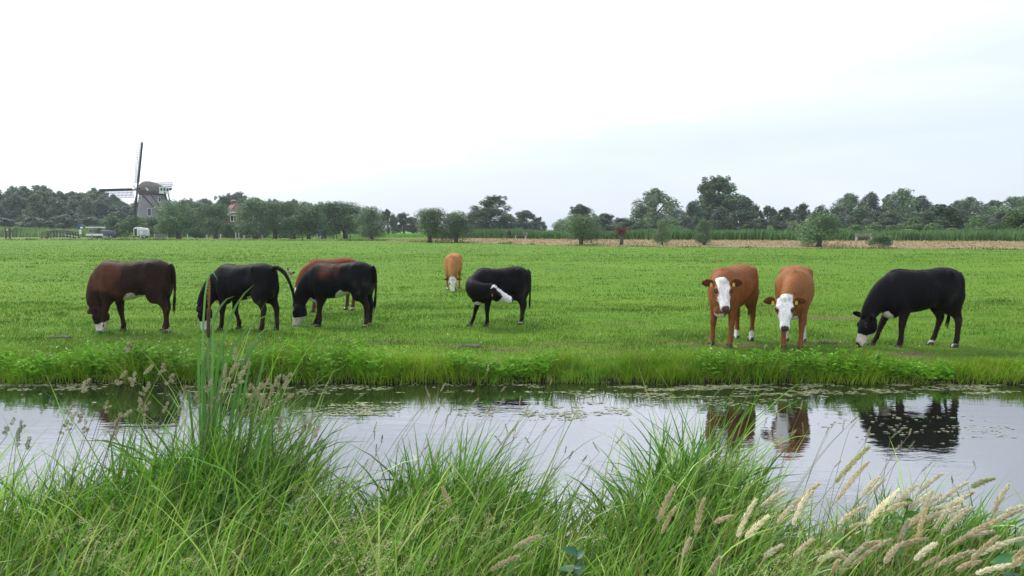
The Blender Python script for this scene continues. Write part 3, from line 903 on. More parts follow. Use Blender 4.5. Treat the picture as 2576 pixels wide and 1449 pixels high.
make_cow('black cow with pale grey muzzle and white hind feet grazing by the chestnut pair', (6.42, 12.45), HL + R(6), 0.98, graze(0.02, -0.08, R(2), 0.34),
         dict(base=BLACK, leg=(0.022, 0.009, 0.008), under=[(0.42, 0.75, 0.57, .085)], socks=(0, 0, .07, .07), face=(-0.03, 0.27, 0.8, 0.055), white=(0.60, 0.53, 0.46), seed=15),
         dict(fl=(0.03, 0, 0), fr=(0.32, 0, 0), hl=(-0.06, 0, 0), hr=(0.18, 0, 0)),
         tail=[(-0.755, 0, 1.165, .04), (-0.79, -0.02, 1.08, .038), (-0.80, -0.06, 0.93, .03), (-0.74, -0.10, 0.70, .024), (-0.68, -0.10, 0.50, .02)], tags=(0, 0), ear=(0.1, -0.3))

# ------------------------------------------------------------------ pasture turf (uncountable)
def seg_noise(x, y): return fnoise(x, y, 0.35, 31)
def turf(name, n, y0, y1, hmul, wmul, seed, label):
    rs = np.random.RandomState(seed)
    u = rs.rand(n)
    y = 1 / (1 / y0 + (1 / y1 - 1 / y0) * u)          # density falls with distance
    x = rs.uniform(-0.74, 0.74, n) * y
    keep = y > far_edge(x) + 0.12
    sm = soil_mask(x, y)
    keep &= rs.rand(n) > sm * 0.8
    x, y, sm = x[keep], y[keep], sm[keep]
    n = len(x)
    tus = fnoise(x, y * 1.8, 0.9, 5) * .65 + fnoise(x, y * 2.6, 0.28, 8) * .35
    h = hmul * rs.uniform(0.55, 1.25, n) * (0.55 + 1.0 * np.clip((tus - 0.35) * 2.5, 0, 1.3))
    edge = np.clip((13.2 - y) / 2.0, 0, 1)
    pale = np.clip(fnoise(x, y * 1.6, 1.2, 61) * 1.8 + fnoise(x, y * 1.8, .16, 62) * 1.6 - 1.45, 0, 1)
    c = np.array((0.108, 0.225, 0.018)) * (1 - 0.6 * pale[:, None]) + np.array((0.215, 0.300, 0.034)) * 0.6 * pale[:, None]
    dark = np.clip((tus - 0.53) * 6, 0, 1)[:, None]
    c = c * (1 - dark * 0.75) + np.array((0.055, 0.150, 0.010)) * dark * 0.75
    dry = np.clip(fnoise(x, y * 1.5, 1.6, 91) * 3.0 - 1.35 + edge * 0.35, 0, 1) * edge + sm * 0.9
    dry = np.clip(dry, 0, 1)[:, None]
    c = c * (1 - dry * 0.75) + np.array((0.24, 0.20, 0.075)) * dry * 0.75
    straw = rs.rand(n) < 0.05
    c[straw] = (0.30, 0.29, 0.13)
    far = np.clip((y - 16) / 30, 0, 1)[:, None]
    c = c * (1 - far * .75) + np.array((0.126, 0.235, 0.023)) * far * .75 * (.85 + .35 * pale[:, None]) * (1 - .35 * dark)
    c = c * (1 + rs.uniform(-0.28, 0.28, (n, 1)) * (1 - .6 * far))
    b = np.stack([x, y, gz(x, y) - 0.006], -1)
    V, F_, C = ribbons(b, h, rs.uniform(-0.6, 1.2, n) + np.where(rs.rand(n) < .3, math.pi, 0), rs.uniform(0, .5, n), rs.uniform(.3, 1.3, n), wmul * (y / 12) * rs.uniform(.7, 1.4, n), 2, c, c * 1.12, rs=rs)
    o = link(name, fast_mesh(name, V, F_, C, M['meadow']))
    tag(o, label, 'grass', kind='stuff')
turf('pasture_grass', 120000, 10.8, 20.0, 0.060, 0.007, 21, 'short grazed turf along the far side of the ditch')
turf('pasture_grass', 70000, 18.0, 60.0, 0.060, 0.010, 22, 'short grazed turf out on the open pasture')
turf('pasture_grass', 45000, 45.0, 135.0, 0.075, 0.012, 23, 'distant grazed turf reaching to the dike verge')

# white clover heads and daisies dotted in the turf
rs = np.random.RandomState(5)
n = 260
y = 1 / (1 / 11.6 + (1 / 26 - 1 / 11.6) * rs.rand(n)); x = rs.uniform(-.72, .72, n) * y
z = gz(x, y) + 0.045
Q = np.array([(-1, 0, -.6), (1, 0, -.6), (1, 0, .6), (-1, 0, .6)])
V = (np.stack([x, y, z], -1)[:, None, :] + Q[None] * (rs.uniform(.004, .009, n))[:, None, None]).reshape(-1, 3)
V[:, 1] += np.tile([0, 0, .012, .012], n)
o = link('clover_heads', fast_mesh('clover_heads', V, np.arange(4 * n).reshape(-1, 4), np.tile((.55, .56, .48), (4 * n, 1)), M['straw']))
tag(o, 'tiny white clover heads dotted over the grazed turf', 'clover', kind='stuff')

# ranker, darker tussocks left uneaten
rs = np.random.RandomState(29)
acc = Acc()
for k in range(330):
    cy = 1 / (1 / 12.2 + (1 / 70 - 1 / 12.2) * rs.rand()); cx = rs.uniform(-.7, .7) * cy
    m = 26; sxx = rs.uniform(.08, .3) * (1 + cy / 60); x = cx + rs.normal(0, sxx, m); y = cy + rs.normal(0, sxx * .5, m)
    cc = vary(np.array([(0.050, 0.135, 0.012), (0.065, 0.160, 0.014), (0.15, 0.20, 0.035)])[rs.randint(0, 3)], m, .25, rs)
    V, F_, C = ribbons(np.stack([x, y, gz(x, y) - .01], -1), rs.uniform(.05, .13, m), rs.uniform(-3.1, 3.1, m), rs.uniform(0, .4, m), rs.uniform(.3, 1.2, m), .008 * cy / 11, 3, cc, cc * 1.1, rs=rs)
    acc.add(V, F_, C)
o = link('rank_tussocks', acc.mesh('rank_tussocks', M['meadow'])); tag(o, 'darker uneaten tussocks scattered over the pasture', 'grass', kind='stuff')

# dung / trodden clods
def clod(px, py, sx_, sy_, label):
    p = on_ground(px, py)
    b = MB()
    r_ = random.Random(px)
    for k in range(7):
        b.ellipsoid((r_.uniform(-1, 1) * sx_ * .6, r_.uniform(-1, 1) * sy_ * .6, 0.0), (sx_ * r_.uniform(.25, .5), sy_ * r_.uniform(.3, .6), r_.uniform(.02, .04)), 8, 6)
    o = b.build('cow_pat', M['clod'], None, True)
    o.location = (p.x, p.y, float(gz(p.x, p.y)) + 0.006)
    tag(o, label, 'cow pat')
M['clod'] = plain('dry_dung', (0.10, 0.085, 0.07), 0.8, 0.35, 14, 0.3, bump=0.6)
clod(152, 852, .22, .14, 'grey cow pat on the turf below the dark brown cow')
clod(1178, 873, .24, .14, 'dark cow pat at the ditch edge below the flank-licking cow')
clod(2082, 863, .22, .12, 'flat grey cow pat behind the white-socked chestnut cow')

# ------------------------------------------------------------------ growth on the far bank
def clump_amp(x):
    px = 1288 + x / 11.0 * FPX
    return np.interp(px, [-200, 0, 230, 420, 560, 640, 760, 900, 1010, 1120, 1240, 1300, 1400, 1520, 1640, 1760, 1900, 2000, 2140, 2250, 2310, 2380, 2480, 2576, 2800],
                     [.8, .65, .95, 1.1, .5, .75, 1.2, 1.0, .7, .8, .5, .25, .8, .65, .85, .8, .8, .7, .85, .55, .2, .4, .7, .65, .6])
rs = np.random.RandomState(31)
acc = Acc()
n = 30000
x = rs.uniform(-10.5, 10.5, n)
dd = rs.beta(1.2, 1.9, n) * 0.85 - 0.05
y = far_edge(x) + dd
cl_ = fnoise(x, y * 1.5, 2.2, 15)
amp = clump_amp(x) * (0.3 + 1.5 * np.clip((cl_ - .28) * 2.0, 0, 1))
h = rs.uniform(.16, .36, n) * amp * np.interp(dd, [-.05, .2, .5, .8], [1.0, 1.0, .6, .25])
pal = fnoise(x, y, 1.1, 44)[:, None]
c = np.array((0.120, 0.270, 0.012)) * (1 - pal) + np.array((0.250, 0.370, 0.020)) * pal
c = vary(c, n, .25, rs, .06)
dry = rs.rand(n) < 0.06
c[dry] = vary((0.28, 0.22, 0.10), dry.sum(), .2, rs)
toward = rs.rand(n) < 0.6
az = np.where(toward, rs.normal(-math.pi / 2, 0.9, n), rs.uniform(-math.pi, math.pi, n))
V, F_, C = ribbons(np.stack([x, y, gz(x, y) - .01], -1), h, az, rs.uniform(0, .3, n), rs.uniform(.3, 1.7, n), rs.uniform(.005, .012, n), 4, c * .85, c * 1.1, rs=rs)
acc.add(V, F_, C)
# taller, stiffer sedge tufts
for k in range(46):
    cx = rs.uniform(-10, 10); cy = float(far_edge(cx)) + rs.uniform(0, .25); m = 45
    x = cx + rs.normal(0, .09, m); y = cy + rs.normal(0, .06, m)
    c = vary((0.12, 0.26, 0.02), m, .2, rs)
    V, F_, C = ribbons(np.stack([x, y, gz(x, y) - .01], -1), rs.uniform(.22, .46, m) * float(clump_amp(np.array([cx]))[0]), rs.uniform(-math.pi, math.pi, m), rs.uniform(0, .15, m), rs.uniform(.2, .9, m), rs.uniform(.006, .010, m), 4, c, c * 1.1, rs=rs)
    acc.add(V, F_, C)
o = link('bank_grass', acc.mesh('bank_grass', M['herb'])); tag(o, 'bright long grass and sedge lining the far bank', 'grass', kind='stuff')

def herb_patch(name, label, centres, seed, hmin, hmax, leafc, nst):
    rs = np.random.RandomState(seed)
    acc = Acc()
    for (x0, x1, yo, sp) in centres:
        for k in range(int(nst * (x1 - x0))):
            x = rs.uniform(x0, x1); y = float(far_edge(x)) + yo + abs(rs.normal(0, sp))
            h = rs.uniform(hmin, hmax) * float(clump_amp(np.array([x]))[0]) * (1 - .5 * min(1, max(0, (y - float(far_edge(x)) - .2) / .5)))
            z = float(gz(x, y)) - .01
            az = rs.normal(-1.2, 1.0); tl = rs.uniform(.05, .5)
            V, F_, C = ribbons([(x, y, z)], h, az, 0.05, tl, .006, 4, (0.08, 0.14, .03), rs=rs)
            acc.add(V, F_, C)
            pts = V.reshape(5, 2, 3).mean(1)
            m = rs.randint(12, 20)
            s = np.sort(rs.uniform(.2, 1, m)) * 4
            i = np.minimum(s.astype(int), 3); f = (s - i)[:, None]
            b = pts[i] * (1 - f) + pts[i + 1] * f
            c = vary(leafc, m, .28, rs, .08)
            V, F_, C = ribbons(b, rs.uniform(.055, .105, m), rs.uniform(-math.pi, math.pi, m), rs.uniform(.7, 1.2, m), rs.uniform(1.3, 2.2, m), rs.uniform(.014, .026, m), 3, c, c * 1.05, rs=rs,
                               wprof=lambda q: max(.05, math.sin(math.pi * (q * .9 + .1)) ** .8))
            acc.add(V, F_, C)
    o = link(name, acc.mesh(name, M['herb'])); tag(o, label, 'herbs', kind='stuff')
herb_patch('bank_herbs', 'leafy willowherb and mint crowding the far waterline', [(-10, -5.6, 0.0, .22), (-3.7, -1.5, 0.0, .24), (-5.6, -3.7, .05, .15), (-0.9, 0.6, .05, .15), (2.6, 4.3, .05, .2), (4.3, 6.2, .02, .12), (7.0, 10, .02, .18)],
           41, .24, .48, (0.140, 0.315, 0.020), 60)

# ------------------------------------------------------------------ duckweed and scum floating on the ditch
rs = np.random.RandomState(51)
P = []
def weed(cx, cy, sx_, sy_, n, thr=0.45, f=3.0):
    x = cx + rs.uniform(-1, 1, n * 3) * sx_; y = cy + rs.uniform(-1, 1, n * 3) * sy_
    k = (fnoise(x, y * 2.2, f, 8) > thr + 0.10 * (((x - cx) / sx_) ** 2 + ((y - cy) / sy_) ** 2)) & (y < far_edge(x) - .02)
    P.append(np.stack([x[k], y[k]], -1)[:n])
weed(4.0, 10.3, 2.6, .36, 1500, .47); weed(2.0, 10.2, 2.0, .45, 600, .5); weed(.25, 8.95, 1.1, .35, 420, .46, 4); weed(-1.9, 9.15, .6, .35, 380, .44)
weed(-6.2, 10.4, .8, .2, 320, .42); weed(4.3, 8.3, 1.0, .7, 170, .5, 5); weed(2.9, 9.6, 1.0, .4, 200, .5); weed(-2.5, 10.2, 2.0, .3, 420, .5); weed(-7, 9.4, 2.0, .6, 90, .5); weed(1.6, 9.4, .9, .3, 200, .5)
weed(0, 10.6, 10, .14, 500, .5)
P = np.concatenate(P); n = len(P)
ang = np.arange(6) / 6 * 2 * math.pi
r_ = rs.uniform(.006, .019, n)
asp = rs.uniform(.8, 2.2, n)
VX = P[:, 0, None] + np.cos(ang)[None] * (r_ * asp)[:, None]
VY = P[:, 1, None] + np.sin(ang)[None] * r_[:, None]
V = np.stack([VX, VY, np.full_like(VX, WATER_Z) + 0.004 + rs.uniform(0, .004, n)[:, None]], -1).reshape(-1, 3)
c = np.repeat(vary((0.26, 0.27, 0.15), n, .35, rs, .1), 6, 0)  # sky reflection off the weed is put into this pale grey-beige colour
F_ = np.arange(6 * n).reshape(-1, 6)
M['weed'] = leafy('floating_weed', 0.1, 0.35, 0.5, 2.0, .25)
o = link('floating_weed', fast_mesh('floating_weed', V, F_, c, M['weed'])); tag(o, 'duckweed and scum coloured pale with reflected sky, drifting on the ditch', 'duckweed', kind='stuff')

# ------------------------------------------------------------------ the bank we stand on
CONT = np.array([(-300, 1190), (0, 1195), (200, 1165), (340, 1130), (430, 1075), (520, 1040), (600, 1040), (700, 1110), (780, 1175), (860, 1215), (930, 1195), (1000, 1180), (1100, 1150), (1200, 1160),
                 (1300, 1190), (1400, 1215), (1460, 1235), (1530, 1200), (1600, 1170), (1700, 1120), (1800, 1120), (1880, 1180), (1950, 1250), (2010, 1285), (2100, 1265), (2250, 1250), (2400, 1255), (2576, 1310), (2900, 1310)], float)
def top_z(x, y):               # height the sward reaches, tallest over the clumps at the water's edge
    px = 1288 + x / np.maximum(y, 4.3) * FPX
    zt = CZ - (np.interp(px, CONT[:, 0], CONT[:, 1]) - 577) / FPX * 4.95
    back = np.clip((near_edge(x) - y) / 1.2, 0, 1)
    return zt * (1 - back) + np.clip(zt, .12, .36) * back

rs = np.random.RandomState(61)
def sward(name, label, n, y0, wmin, wmax, hsc, cols, seed, lean=(0.9, 0.7), nseg=5, mat='grass', xr=4.6, zmin=.12):
    rs = np.random.RandomState(seed)
    x = rs.uniform(-xr, xr, n)
    ne = near_edge(x)
    y = y0 + (ne + .05 - y0) * rs.rand(n) ** 0.8
    k = np.abs(x) < 0.78 * y + .3
    x, y = x[k], y[k]; n = len(x)
    z = gz(x, y)
    h = np.maximum(top_z(x, y) - z, zmin) * rs.uniform(.55, 1.25, n) * hsc
    pk = rs.randint(0, len(cols), n)
    c = vary(np.array(cols)[pk], n, .25, rs, .07)
    patch = fnoise(x, y, 1.4, 19)[:, None]
    c = c * (0.8 + .4 * patch)
    az = rs.normal(lean[0] - .8, lean[1] * 1.2, n) + np.where(rs.rand(n) < .16, math.pi, 0)
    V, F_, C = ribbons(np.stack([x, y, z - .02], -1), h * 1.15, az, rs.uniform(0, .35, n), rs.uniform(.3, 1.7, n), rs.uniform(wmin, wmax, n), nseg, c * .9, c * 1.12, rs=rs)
    o = link(name, fast_mesh(name, V, F_, C, M[mat])); tag(o, label, 'grass', kind='stuff')
G1, G2, G3, G4 = (0.140, 0.300, 0.024), (0.250, 0.440, 0.055), (0.066, 0.170, 0.016), (0.370, 0.460, 0.110)
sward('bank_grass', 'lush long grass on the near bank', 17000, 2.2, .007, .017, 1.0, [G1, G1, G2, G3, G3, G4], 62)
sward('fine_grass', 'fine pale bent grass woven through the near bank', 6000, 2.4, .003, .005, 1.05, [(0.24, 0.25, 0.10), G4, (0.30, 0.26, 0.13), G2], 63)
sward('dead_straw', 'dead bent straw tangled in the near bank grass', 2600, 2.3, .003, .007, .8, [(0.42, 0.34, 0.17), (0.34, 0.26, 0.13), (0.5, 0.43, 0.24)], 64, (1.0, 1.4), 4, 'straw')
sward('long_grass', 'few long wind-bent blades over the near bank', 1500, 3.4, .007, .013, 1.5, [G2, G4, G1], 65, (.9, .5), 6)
# broad iris- and sedge-like leaves in the three clumps at the water's edge
acc = Acc()
for (cpx, wpx, m, hh) in [(555, 150, 420, 1.12), (420, 80, 160, 1.05), (680, 70, 160, 1.0), (1110, 160, 380, 1.1), (1000, 50, 90, 1.05), (1260, 70, 120, 1.0), (1740, 110, 420, 1.12), (1640, 60, 120, 1.0), (1850, 50, 120, 1.05), (2270, 90, 130, 1.05), (2480, 80, 120, 1.1), (120, 130, 220, 1.0), (300, 60, 110, 1.05)]:
    px = rs.normal(cpx, wpx * .55, m)
    yb = 4.95 + rs.normal(-.12, .22, m)
    x = (px - 1288) / FPX * yb
    yb = np.minimum(yb, near_edge(x) + .08)
    z = gz(x, yb)
    h = np.maximum(top_z(x, yb) - z, .2) * rs.uniform(.6, 1.15, m) * hh
    c = vary(np.array([(0.100, 0.250, 0.022), (0.180, 0.360, 0.036), (0.060, 0.165, 0.022)])[rs.randint(0, 3, m)], m, .2, rs)
    V, F_, C = ribbons(np.stack([x, yb, z - .02], -1), h * 1.2, rs.normal(.2, .9, m) + np.where(rs.rand(m) < .3, math.pi, 0), rs.uniform(0, .25, m), rs.uniform(.25, 1.7, m), rs.uniform(.013, .027, m), 6, c, c * 1.1, rs=rs)
    acc.add(V, F_, C)
o = link('sedge_clumps', acc.mesh('sedge_clumps', M['grass'])); tag(o, 'broad arching sedge leaves in clumps at the near waterline', 'sedge', kind='stuff')

# ------------------------------------------------------------------ seed heads
def axis_pts(a, c, b, n):
    a, c, b = (np.array(q, float) for q in (a, c, b))
    t = np.linspace(0, 1, n)[:, None]
    return a * (1 - t) ** 2 + c * 2 * t * (1 - t) + b * t * t

def spikelets(P, rmax, n, rs, colr, ln=(.008, .016), w=.0032, shape=.7, out=.55, lobes=0):
    """small husks round the path P"""
    k = len(P) - 1
    s = rs.rand(n)
    i = np.minimum((s * k).astype(int), k - 1); f = (s * k - i)[:, None]
    c = P[i] * (1 - f) + P[i + 1] * f
    T = P[i + 1] - P[i]; T /= np.linalg.norm(T, axis=1)[:, None]
    rad = rs.normal(size=(n, 3)); rad -= T * (rad * T).sum(1)[:, None]; rad /= np.linalg.norm(rad, axis=1)[:, None]
    prof = np.sin(math.pi * np.clip(s, .02, .98) ** shape) ** .6
    if lobes: prof = prof * (0.45 + .55 * np.abs(np.sin(s * lobes * math.pi + 1)))
    b = c + rad * (rmax * prof * rs.uniform(.1, 1, n))[:, None]
    D = T * 1.0 + rad * out; D /= np.linalg.norm(D, axis=1)[:, None]
    W = np.cross(D, rs.normal(size=(n, 3))); W /= np.linalg.norm(W, axis=1)[:, None]
    l = rs.uniform(ln[0], ln[1], n)[:, None]
    ww = w * rs.uniform(.7, 1.3, n)[:, None]
    V = np.stack([b - W * ww * .3, b + D * l * .5 - W * ww, b + D * l, b + D * l * .5 + W * ww], 1).reshape(-1, 3)
    C = np.repeat(vary(colr, n, .22, rs, .05), 4, 0)
    return V, np.arange(4 * n).reshape(-1, 4), C

def stem_mesh(P, r0, r1, c0, c1):
    b = MB().tube([tuple(p) for p in P], list(np.linspace(r0, r1, len(P))), 5)
    V = np.array([tuple(v) for v in b.v]); s = np.repeat(np.linspace(0, 1, len(P)), 5)[:, None]
    C = np.array(c0) * (1 - s) + np.array(c1) * s
    me = fast_mesh('stem', V, [np.array([f for f in b.f if len(f) == 4])], C, M['straw'], True)
    return me

def crop_px(cx, cy, ox, oy, k): return ((ox + cx / k) / 1.49068, (oy + cy / k) / 1.49068)
PL = []
K1 = (3100, 1600, 2.588)
for q in [(85, 545, 410, 200, 1.35, 'g'), (95, 720, 400, 350, 1, 't'), (330, 690, 500, 500, 1, 'c'), (420, 650, 560, 515, .9, 'c'), (385, 950, 700, 620, 1.25, 'c'), (640, 770, 870, 570, 1, 'c'), (880, 650, 1110, 465, 1, 'c'),
          (790, 810, 1020, 645, 1, 'c'), (930, 810, 1100, 660, .9, 'c'), (1070, 750, 1360, 545, 1, 'c'), (1000, 810, 1190, 775, .8, 'c'), (850, 920, 1230, 820, 1, 'c'), (1400, 590, 1620, 505, 1, 'g'), (1250, 740, 1420, 640, .9, 't'),
          (1220, 1150, 1870, 820, 1, 't'), (110, 950, 390, 760, 1, 't'), (340, 1160, 510, 1125, .8, 't'), (260, 1340, 610, 1100, 1.1, 't'), (850, 1300, 1060, 1135, 1, 'c'), (920, 1360, 1080, 1270, .8, 't'), (1040, 1370, 1420, 1210, 1.2, 't'),
          (1400, 1270, 1910, 1080, 1, 'c'), (1440, 1430, 1860, 1335, 1, 'c'), (60, 1420, 110, 1310, .8, 't'), (10, 1210, 200, 1290, .8, 't'), (220, 980, 370, 940, .8, 't'), (560, 1330, 690, 1150, 1, 't'), (1250, 1400, 1480, 1310, 1, 't')]:
    PL.append((*crop_px(q[0], q[1], *K1), *crop_px(q[2], q[3], *K1), q[4], q[5]))
K2 = (2560, 1240, 1.575)
for q in [(75, 1200, 125, 1000, 1, 't'), (180, 1140, 300, 1095, .9, 't'), (320, 1220, 430, 1000, 1, 'c'), (370, 1230, 500, 1100, 1.1, 'c'), (460, 1040, 600, 945, 1, 'c'), (480, 1340, 580, 1270, .9, 'c'), (560, 1140, 640, 1040, .8, 'c'), (165, 1440, 215, 1345, .8, 'c'), (0, 1340, 45, 1230, .8, 't')]:
    PL.append((*crop_px(q[0], q[1], *K2), *crop_px(q[2], q[3], *K2), q[4], q[5]))
K3 = (1280, 1240, 1.575)
for q in [(1870, 1130, 1960, 930, 1, 't'), (1890, 1200, 1970, 1050, 1, 't'), (880, 1420, 1040, 1335, 1, 't'), (1010, 1290, 1160, 1215, .7, 't'), (650, 1040, 600, 930, .7, 't')]:
    PL.append((*crop_px(q[0], q[1], *K3), *crop_px(q[2], q[3], *K3), q[4], q[5]))
_r = random.Random(12)
for k in range(26):            # smaller heads filling in between
    x0_ = _r.uniform(1980, 2560); y0_ = _r.uniform(1270, 1430); l_ = _r.uniform(45, 95); a_ = _r.uniform(.1, 1.7)
    PL.append((x0_, y0_, x0_ + l_ * math.cos(a_ * .8), y0_ - l_ * math.sin(a_ * .8), _r.uniform(.7, 1), _r.choice('cctt')))
HCOL = dict(c=(0.80, 0.74, 0.53), t=(0.66, 0.57, 0.35), g=(0.48, 0.48, 0.19))
LBL = dict(c='cream feathery seed head of tall grass leaning over the near bank', t='straw brown feathery seed head of tall grass leaning over the near bank', g='greenish feathery seed head of tall grass leaning over the near bank')
GRP = dict(c='cream seed heads', t='straw brown seed heads', g='greenish seed heads')
rs = np.random.RandomState(71)
for (bx, by, tx, ty, wd_, kd) in PL:
    Y = float(np.clip(4.45 - (by - 1200) / 250 * 1.15, 3.15, 4.6)) + rs.uniform(-.1, .1)
    B = np.array(at(bx, by, Y)); T = np.array(at(tx, ty, Y + rs.uniform(-.06, .10)))
    d = (T - B); ln = np.linalg.norm(d); d /= ln
    g0 = float(gz(B[0], B[1]))
    hgt = max(.12, B[2] - g0)
    gx_ = B[0] - hgt * min(1.1, abs(d[0]) / max(.35, d[2]) if d[2] > .1 else .8) * np.sign(d[0]) * .75
    gy_ = B[1] - rs.uniform(.0, .15)
    G0 = np.array((gx_, gy_, float(gz(gx_, gy_)) - .01))
    ctrl = B - d * hgt * .6
    if ctrl[2] < G0[2] + .05: ctrl[2] = G0[2] + hgt * .5
    r = empty('seed_head_stalk', tuple(G0))
    tag(r, LBL[kd], 'stalk', GRP[kd])
    SPt = axis_pts(G0, ctrl, B, 9) - G0
    link('stem', stem_mesh(SPt, .0024, .0015, (.20, .22, .06), (.36, .30, .12)), r)
    bend = np.array((0.10, 0, -.05)) * ln
    PP = axis_pts(B, (B + T) / 2 + np.array((-.02, 0, .06)) * ln, T, 8) - G0
    Vp, Fp, Cp = spikelets(PP, .0125 * wd_ * rs.uniform(.6, 1.25) * (.8 + ln), int(260 + 2600 * ln), rs, np.array(HCOL[kd]) * rs.uniform(.85, 1.12), (.010, .021), .0017, rs.uniform(.5, .75), rs.uniform(.35, .7), rs.randint(4, 8))
    link('seed_head', fast_mesh('seed_head', Vp, Fp, Cp, M['straw']), r)

# thin foxtail stalks standing over the water
FX = [(470, 350), (500, 390), (585, 330), (585, 420), (860, 450), (930, 420), (940, 350), (1030, 410), (1215, 300), (1080, 430), (1210, 400), (1330, 420), (1290, 500), (1250, 505), (1130, 490), (840, 220), (640, 460), (550, 470), (780, 420), (1330, 465),
      (490, 690), (545, 720), (1000, 600), (940, 570), (1020, 560), (880, 640), (1300, 705), (1200, 575), (1440, 820), (1580, 815), (1340, 730), (1420, 760), (1240, 820), (1060, 650), (1640, 630), (1720, 740), (1460, 680), (600, 520), (180, 690), (215, 640), (130, 780), (180, 560), (170, 605)]
FR = [(640, 610), (680, 560), (1010, 520), (1075, 620), (1080, 590), (835, 590), (1240, 620), (1265, 670), (1250, 700), (1340, 675), (905, 790), (870, 560), (925, 550), (575, 640), (535, 730), (1440, 800), (1690, 790), (1320, 600), (1155, 960), (1560, 880), (190, 370), (400, 335), (470, 530), (680, 430), (1000, 550)]
rs = np.random.RandomState(81)
for li, (lst, KK) in enumerate(((FX, K3), (FR, K2))):
    for (cx, cy) in lst:
        px, py = crop_px(cx, cy, *KK)
        Y = 4.55 + rs.uniform(-.25, .2)
        ang_ = rs.uniform(.05, .9) * (1 if rs.rand() < .85 else -1)
        T = np.array(at(px + 12, py - 8, Y))
        sl = rs.uniform(.04, .075)
        B = T - np.array((math.sin(ang_), 0, math.cos(ang_))) * sl
        gx_ = B[0] - max(.15, B[2]) * rs.uniform(.2, .7); gy_ = min(Y - rs.uniform(0, .2), float(near_edge(gx_)) - .02)
        G0 = np.array((gx_, gy_, float(gz(gx_, gy_)) - .01))
        ctrl = np.array((gx_ + (B[0] - gx_) * .35, (gy_ + Y) / 2, G0[2] + (B[2] - G0[2]) * .65))
        r = empty('foxtail_stalk', tuple(G0))
        tag(r, 'thin grass stalk with a small pale foxtail spike standing over the water', 'stalk', 'thin foxtail stalks over the water')
        link('stem', stem_mesh(axis_pts(G0, ctrl, B, 8) - G0, .0015, .0010, (.14, .17, .05), (.24, .22, .10)), r)
        Vp, Fp, Cp = spikelets(axis_pts(B, (B + T) / 2, T, 4) - G0, .0045, 90, rs, (.45, .38, .24) if rs.rand() < .7 else (.22, .24, .12), (.005, .009), .0016, .8, .35)
        link('seed_spike', fast_mesh('seed_spike', Vp, Fp, Cp, M['straw']), r)

# cocksfoot: grey-brown knobbly heads round the cattail clump and at the left
CK = [(760, 130), (740, 300), (790, 310), (895, 270), (880, 370), (830, 470), (880, 480), (860, 510), (760, 530), (705, 560), (690, 600), (680, 660), (630, 480), (510, 350), (440, 490), (490, 540), (400, 590), (510, 590), (440, 540),
      (130, 600), (70, 590), (110, 660), (175, 690), (970, 240), (1020, 320), (1330, 265), (1390, 170), (1420, 230), (1380, 260), (1450, 210), (1470, 240), (1330, 340), (1430, 300), (1300, 430), (1240, 350), (1480, 370), (1530, 400), (1560, 440),
      (1600, 420), (1630, 360), (1680, 330), (1600, 480), (1470, 520), (1540, 370), (1580, 340), (1500, 430), (1660, 570), (1800, 610), (1830, 580), (1880, 600), (1890, 700), (1720, 440), (1640, 330), (1710, 310), (1100, 380), (1070, 500), (1160, 430), (990, 480), (930, 600)]
K4 = (0, 1240, 1.575)
rs = np.random.RandomState(91)
for (cx, cy) in CK:
    px, py = crop_px(cx, cy, *K4)
    Y = rs.uniform(4.5, 5.2) if px > 150 else rs.uniform(3.9, 4.5)
    lean = rs.normal(.45, .25)
    T = np.array(at(px, py - 22, Y)); ln = rs.uniform(.05, .09)
    d = np.array((math.sin(lean), rs.uniform(-.2, .2), math.cos(lean))); B = T - d * ln
    gx_ = B[0] - B[2] * rs.uniform(.05, .45); gy_ = min(Y - rs.uniform(0, .25), float(near_edge(gx_)) - .03)
    G0 = np.array((gx_, gy_, float(gz(gx_, gy_)) - .01))
    r = empty('cocksfoot_stalk', tuple(G0)); tag(r, 'grass stalk with a knobbly grey brown seed head by the cattails', 'stalk', 'cocksfoot stalks round the cattails')
    ctrl = np.array((gx_ + (B[0] - gx_) * .3, (gy_ + Y) / 2, G0[2] + (B[2] - G0[2]) * .7))
    link('stem', stem_mesh(axis_pts(G0, ctrl, B, 8) - G0, .0020, .0013, (.09, .15, .04), (.17, .17, .08)), r)
    AV = []; o_ = 0; Vs, Fs, Cs = [], [], []
    for j in range(4):
        c0 = B + d * ln * (j / 4); e = d * .6 + rs.normal(0, .5, 3) * (1 - j / 4); e /= np.linalg.norm(e)
        l2 = rs.uniform(.022, .04)
        Vp, Fp, Cp = spikelets(axis_pts(c0, c0 + e * l2 * .5, c0 + e * l2, 4) - G0, .009, 70, rs, (.42, .39, .25) if px > 150 else (.38, .38, .28), (.006, .012), .0024, .8, .6)
        Vs.append(Vp); Fs.append(Fp + o_); Cs.append(Cp); o_ += len(Vp)
    link('seed_head', fast_mesh('seed_head', np.concatenate(Vs), np.concatenate(Fs), np.concatenate(Cs), M['straw']), r)

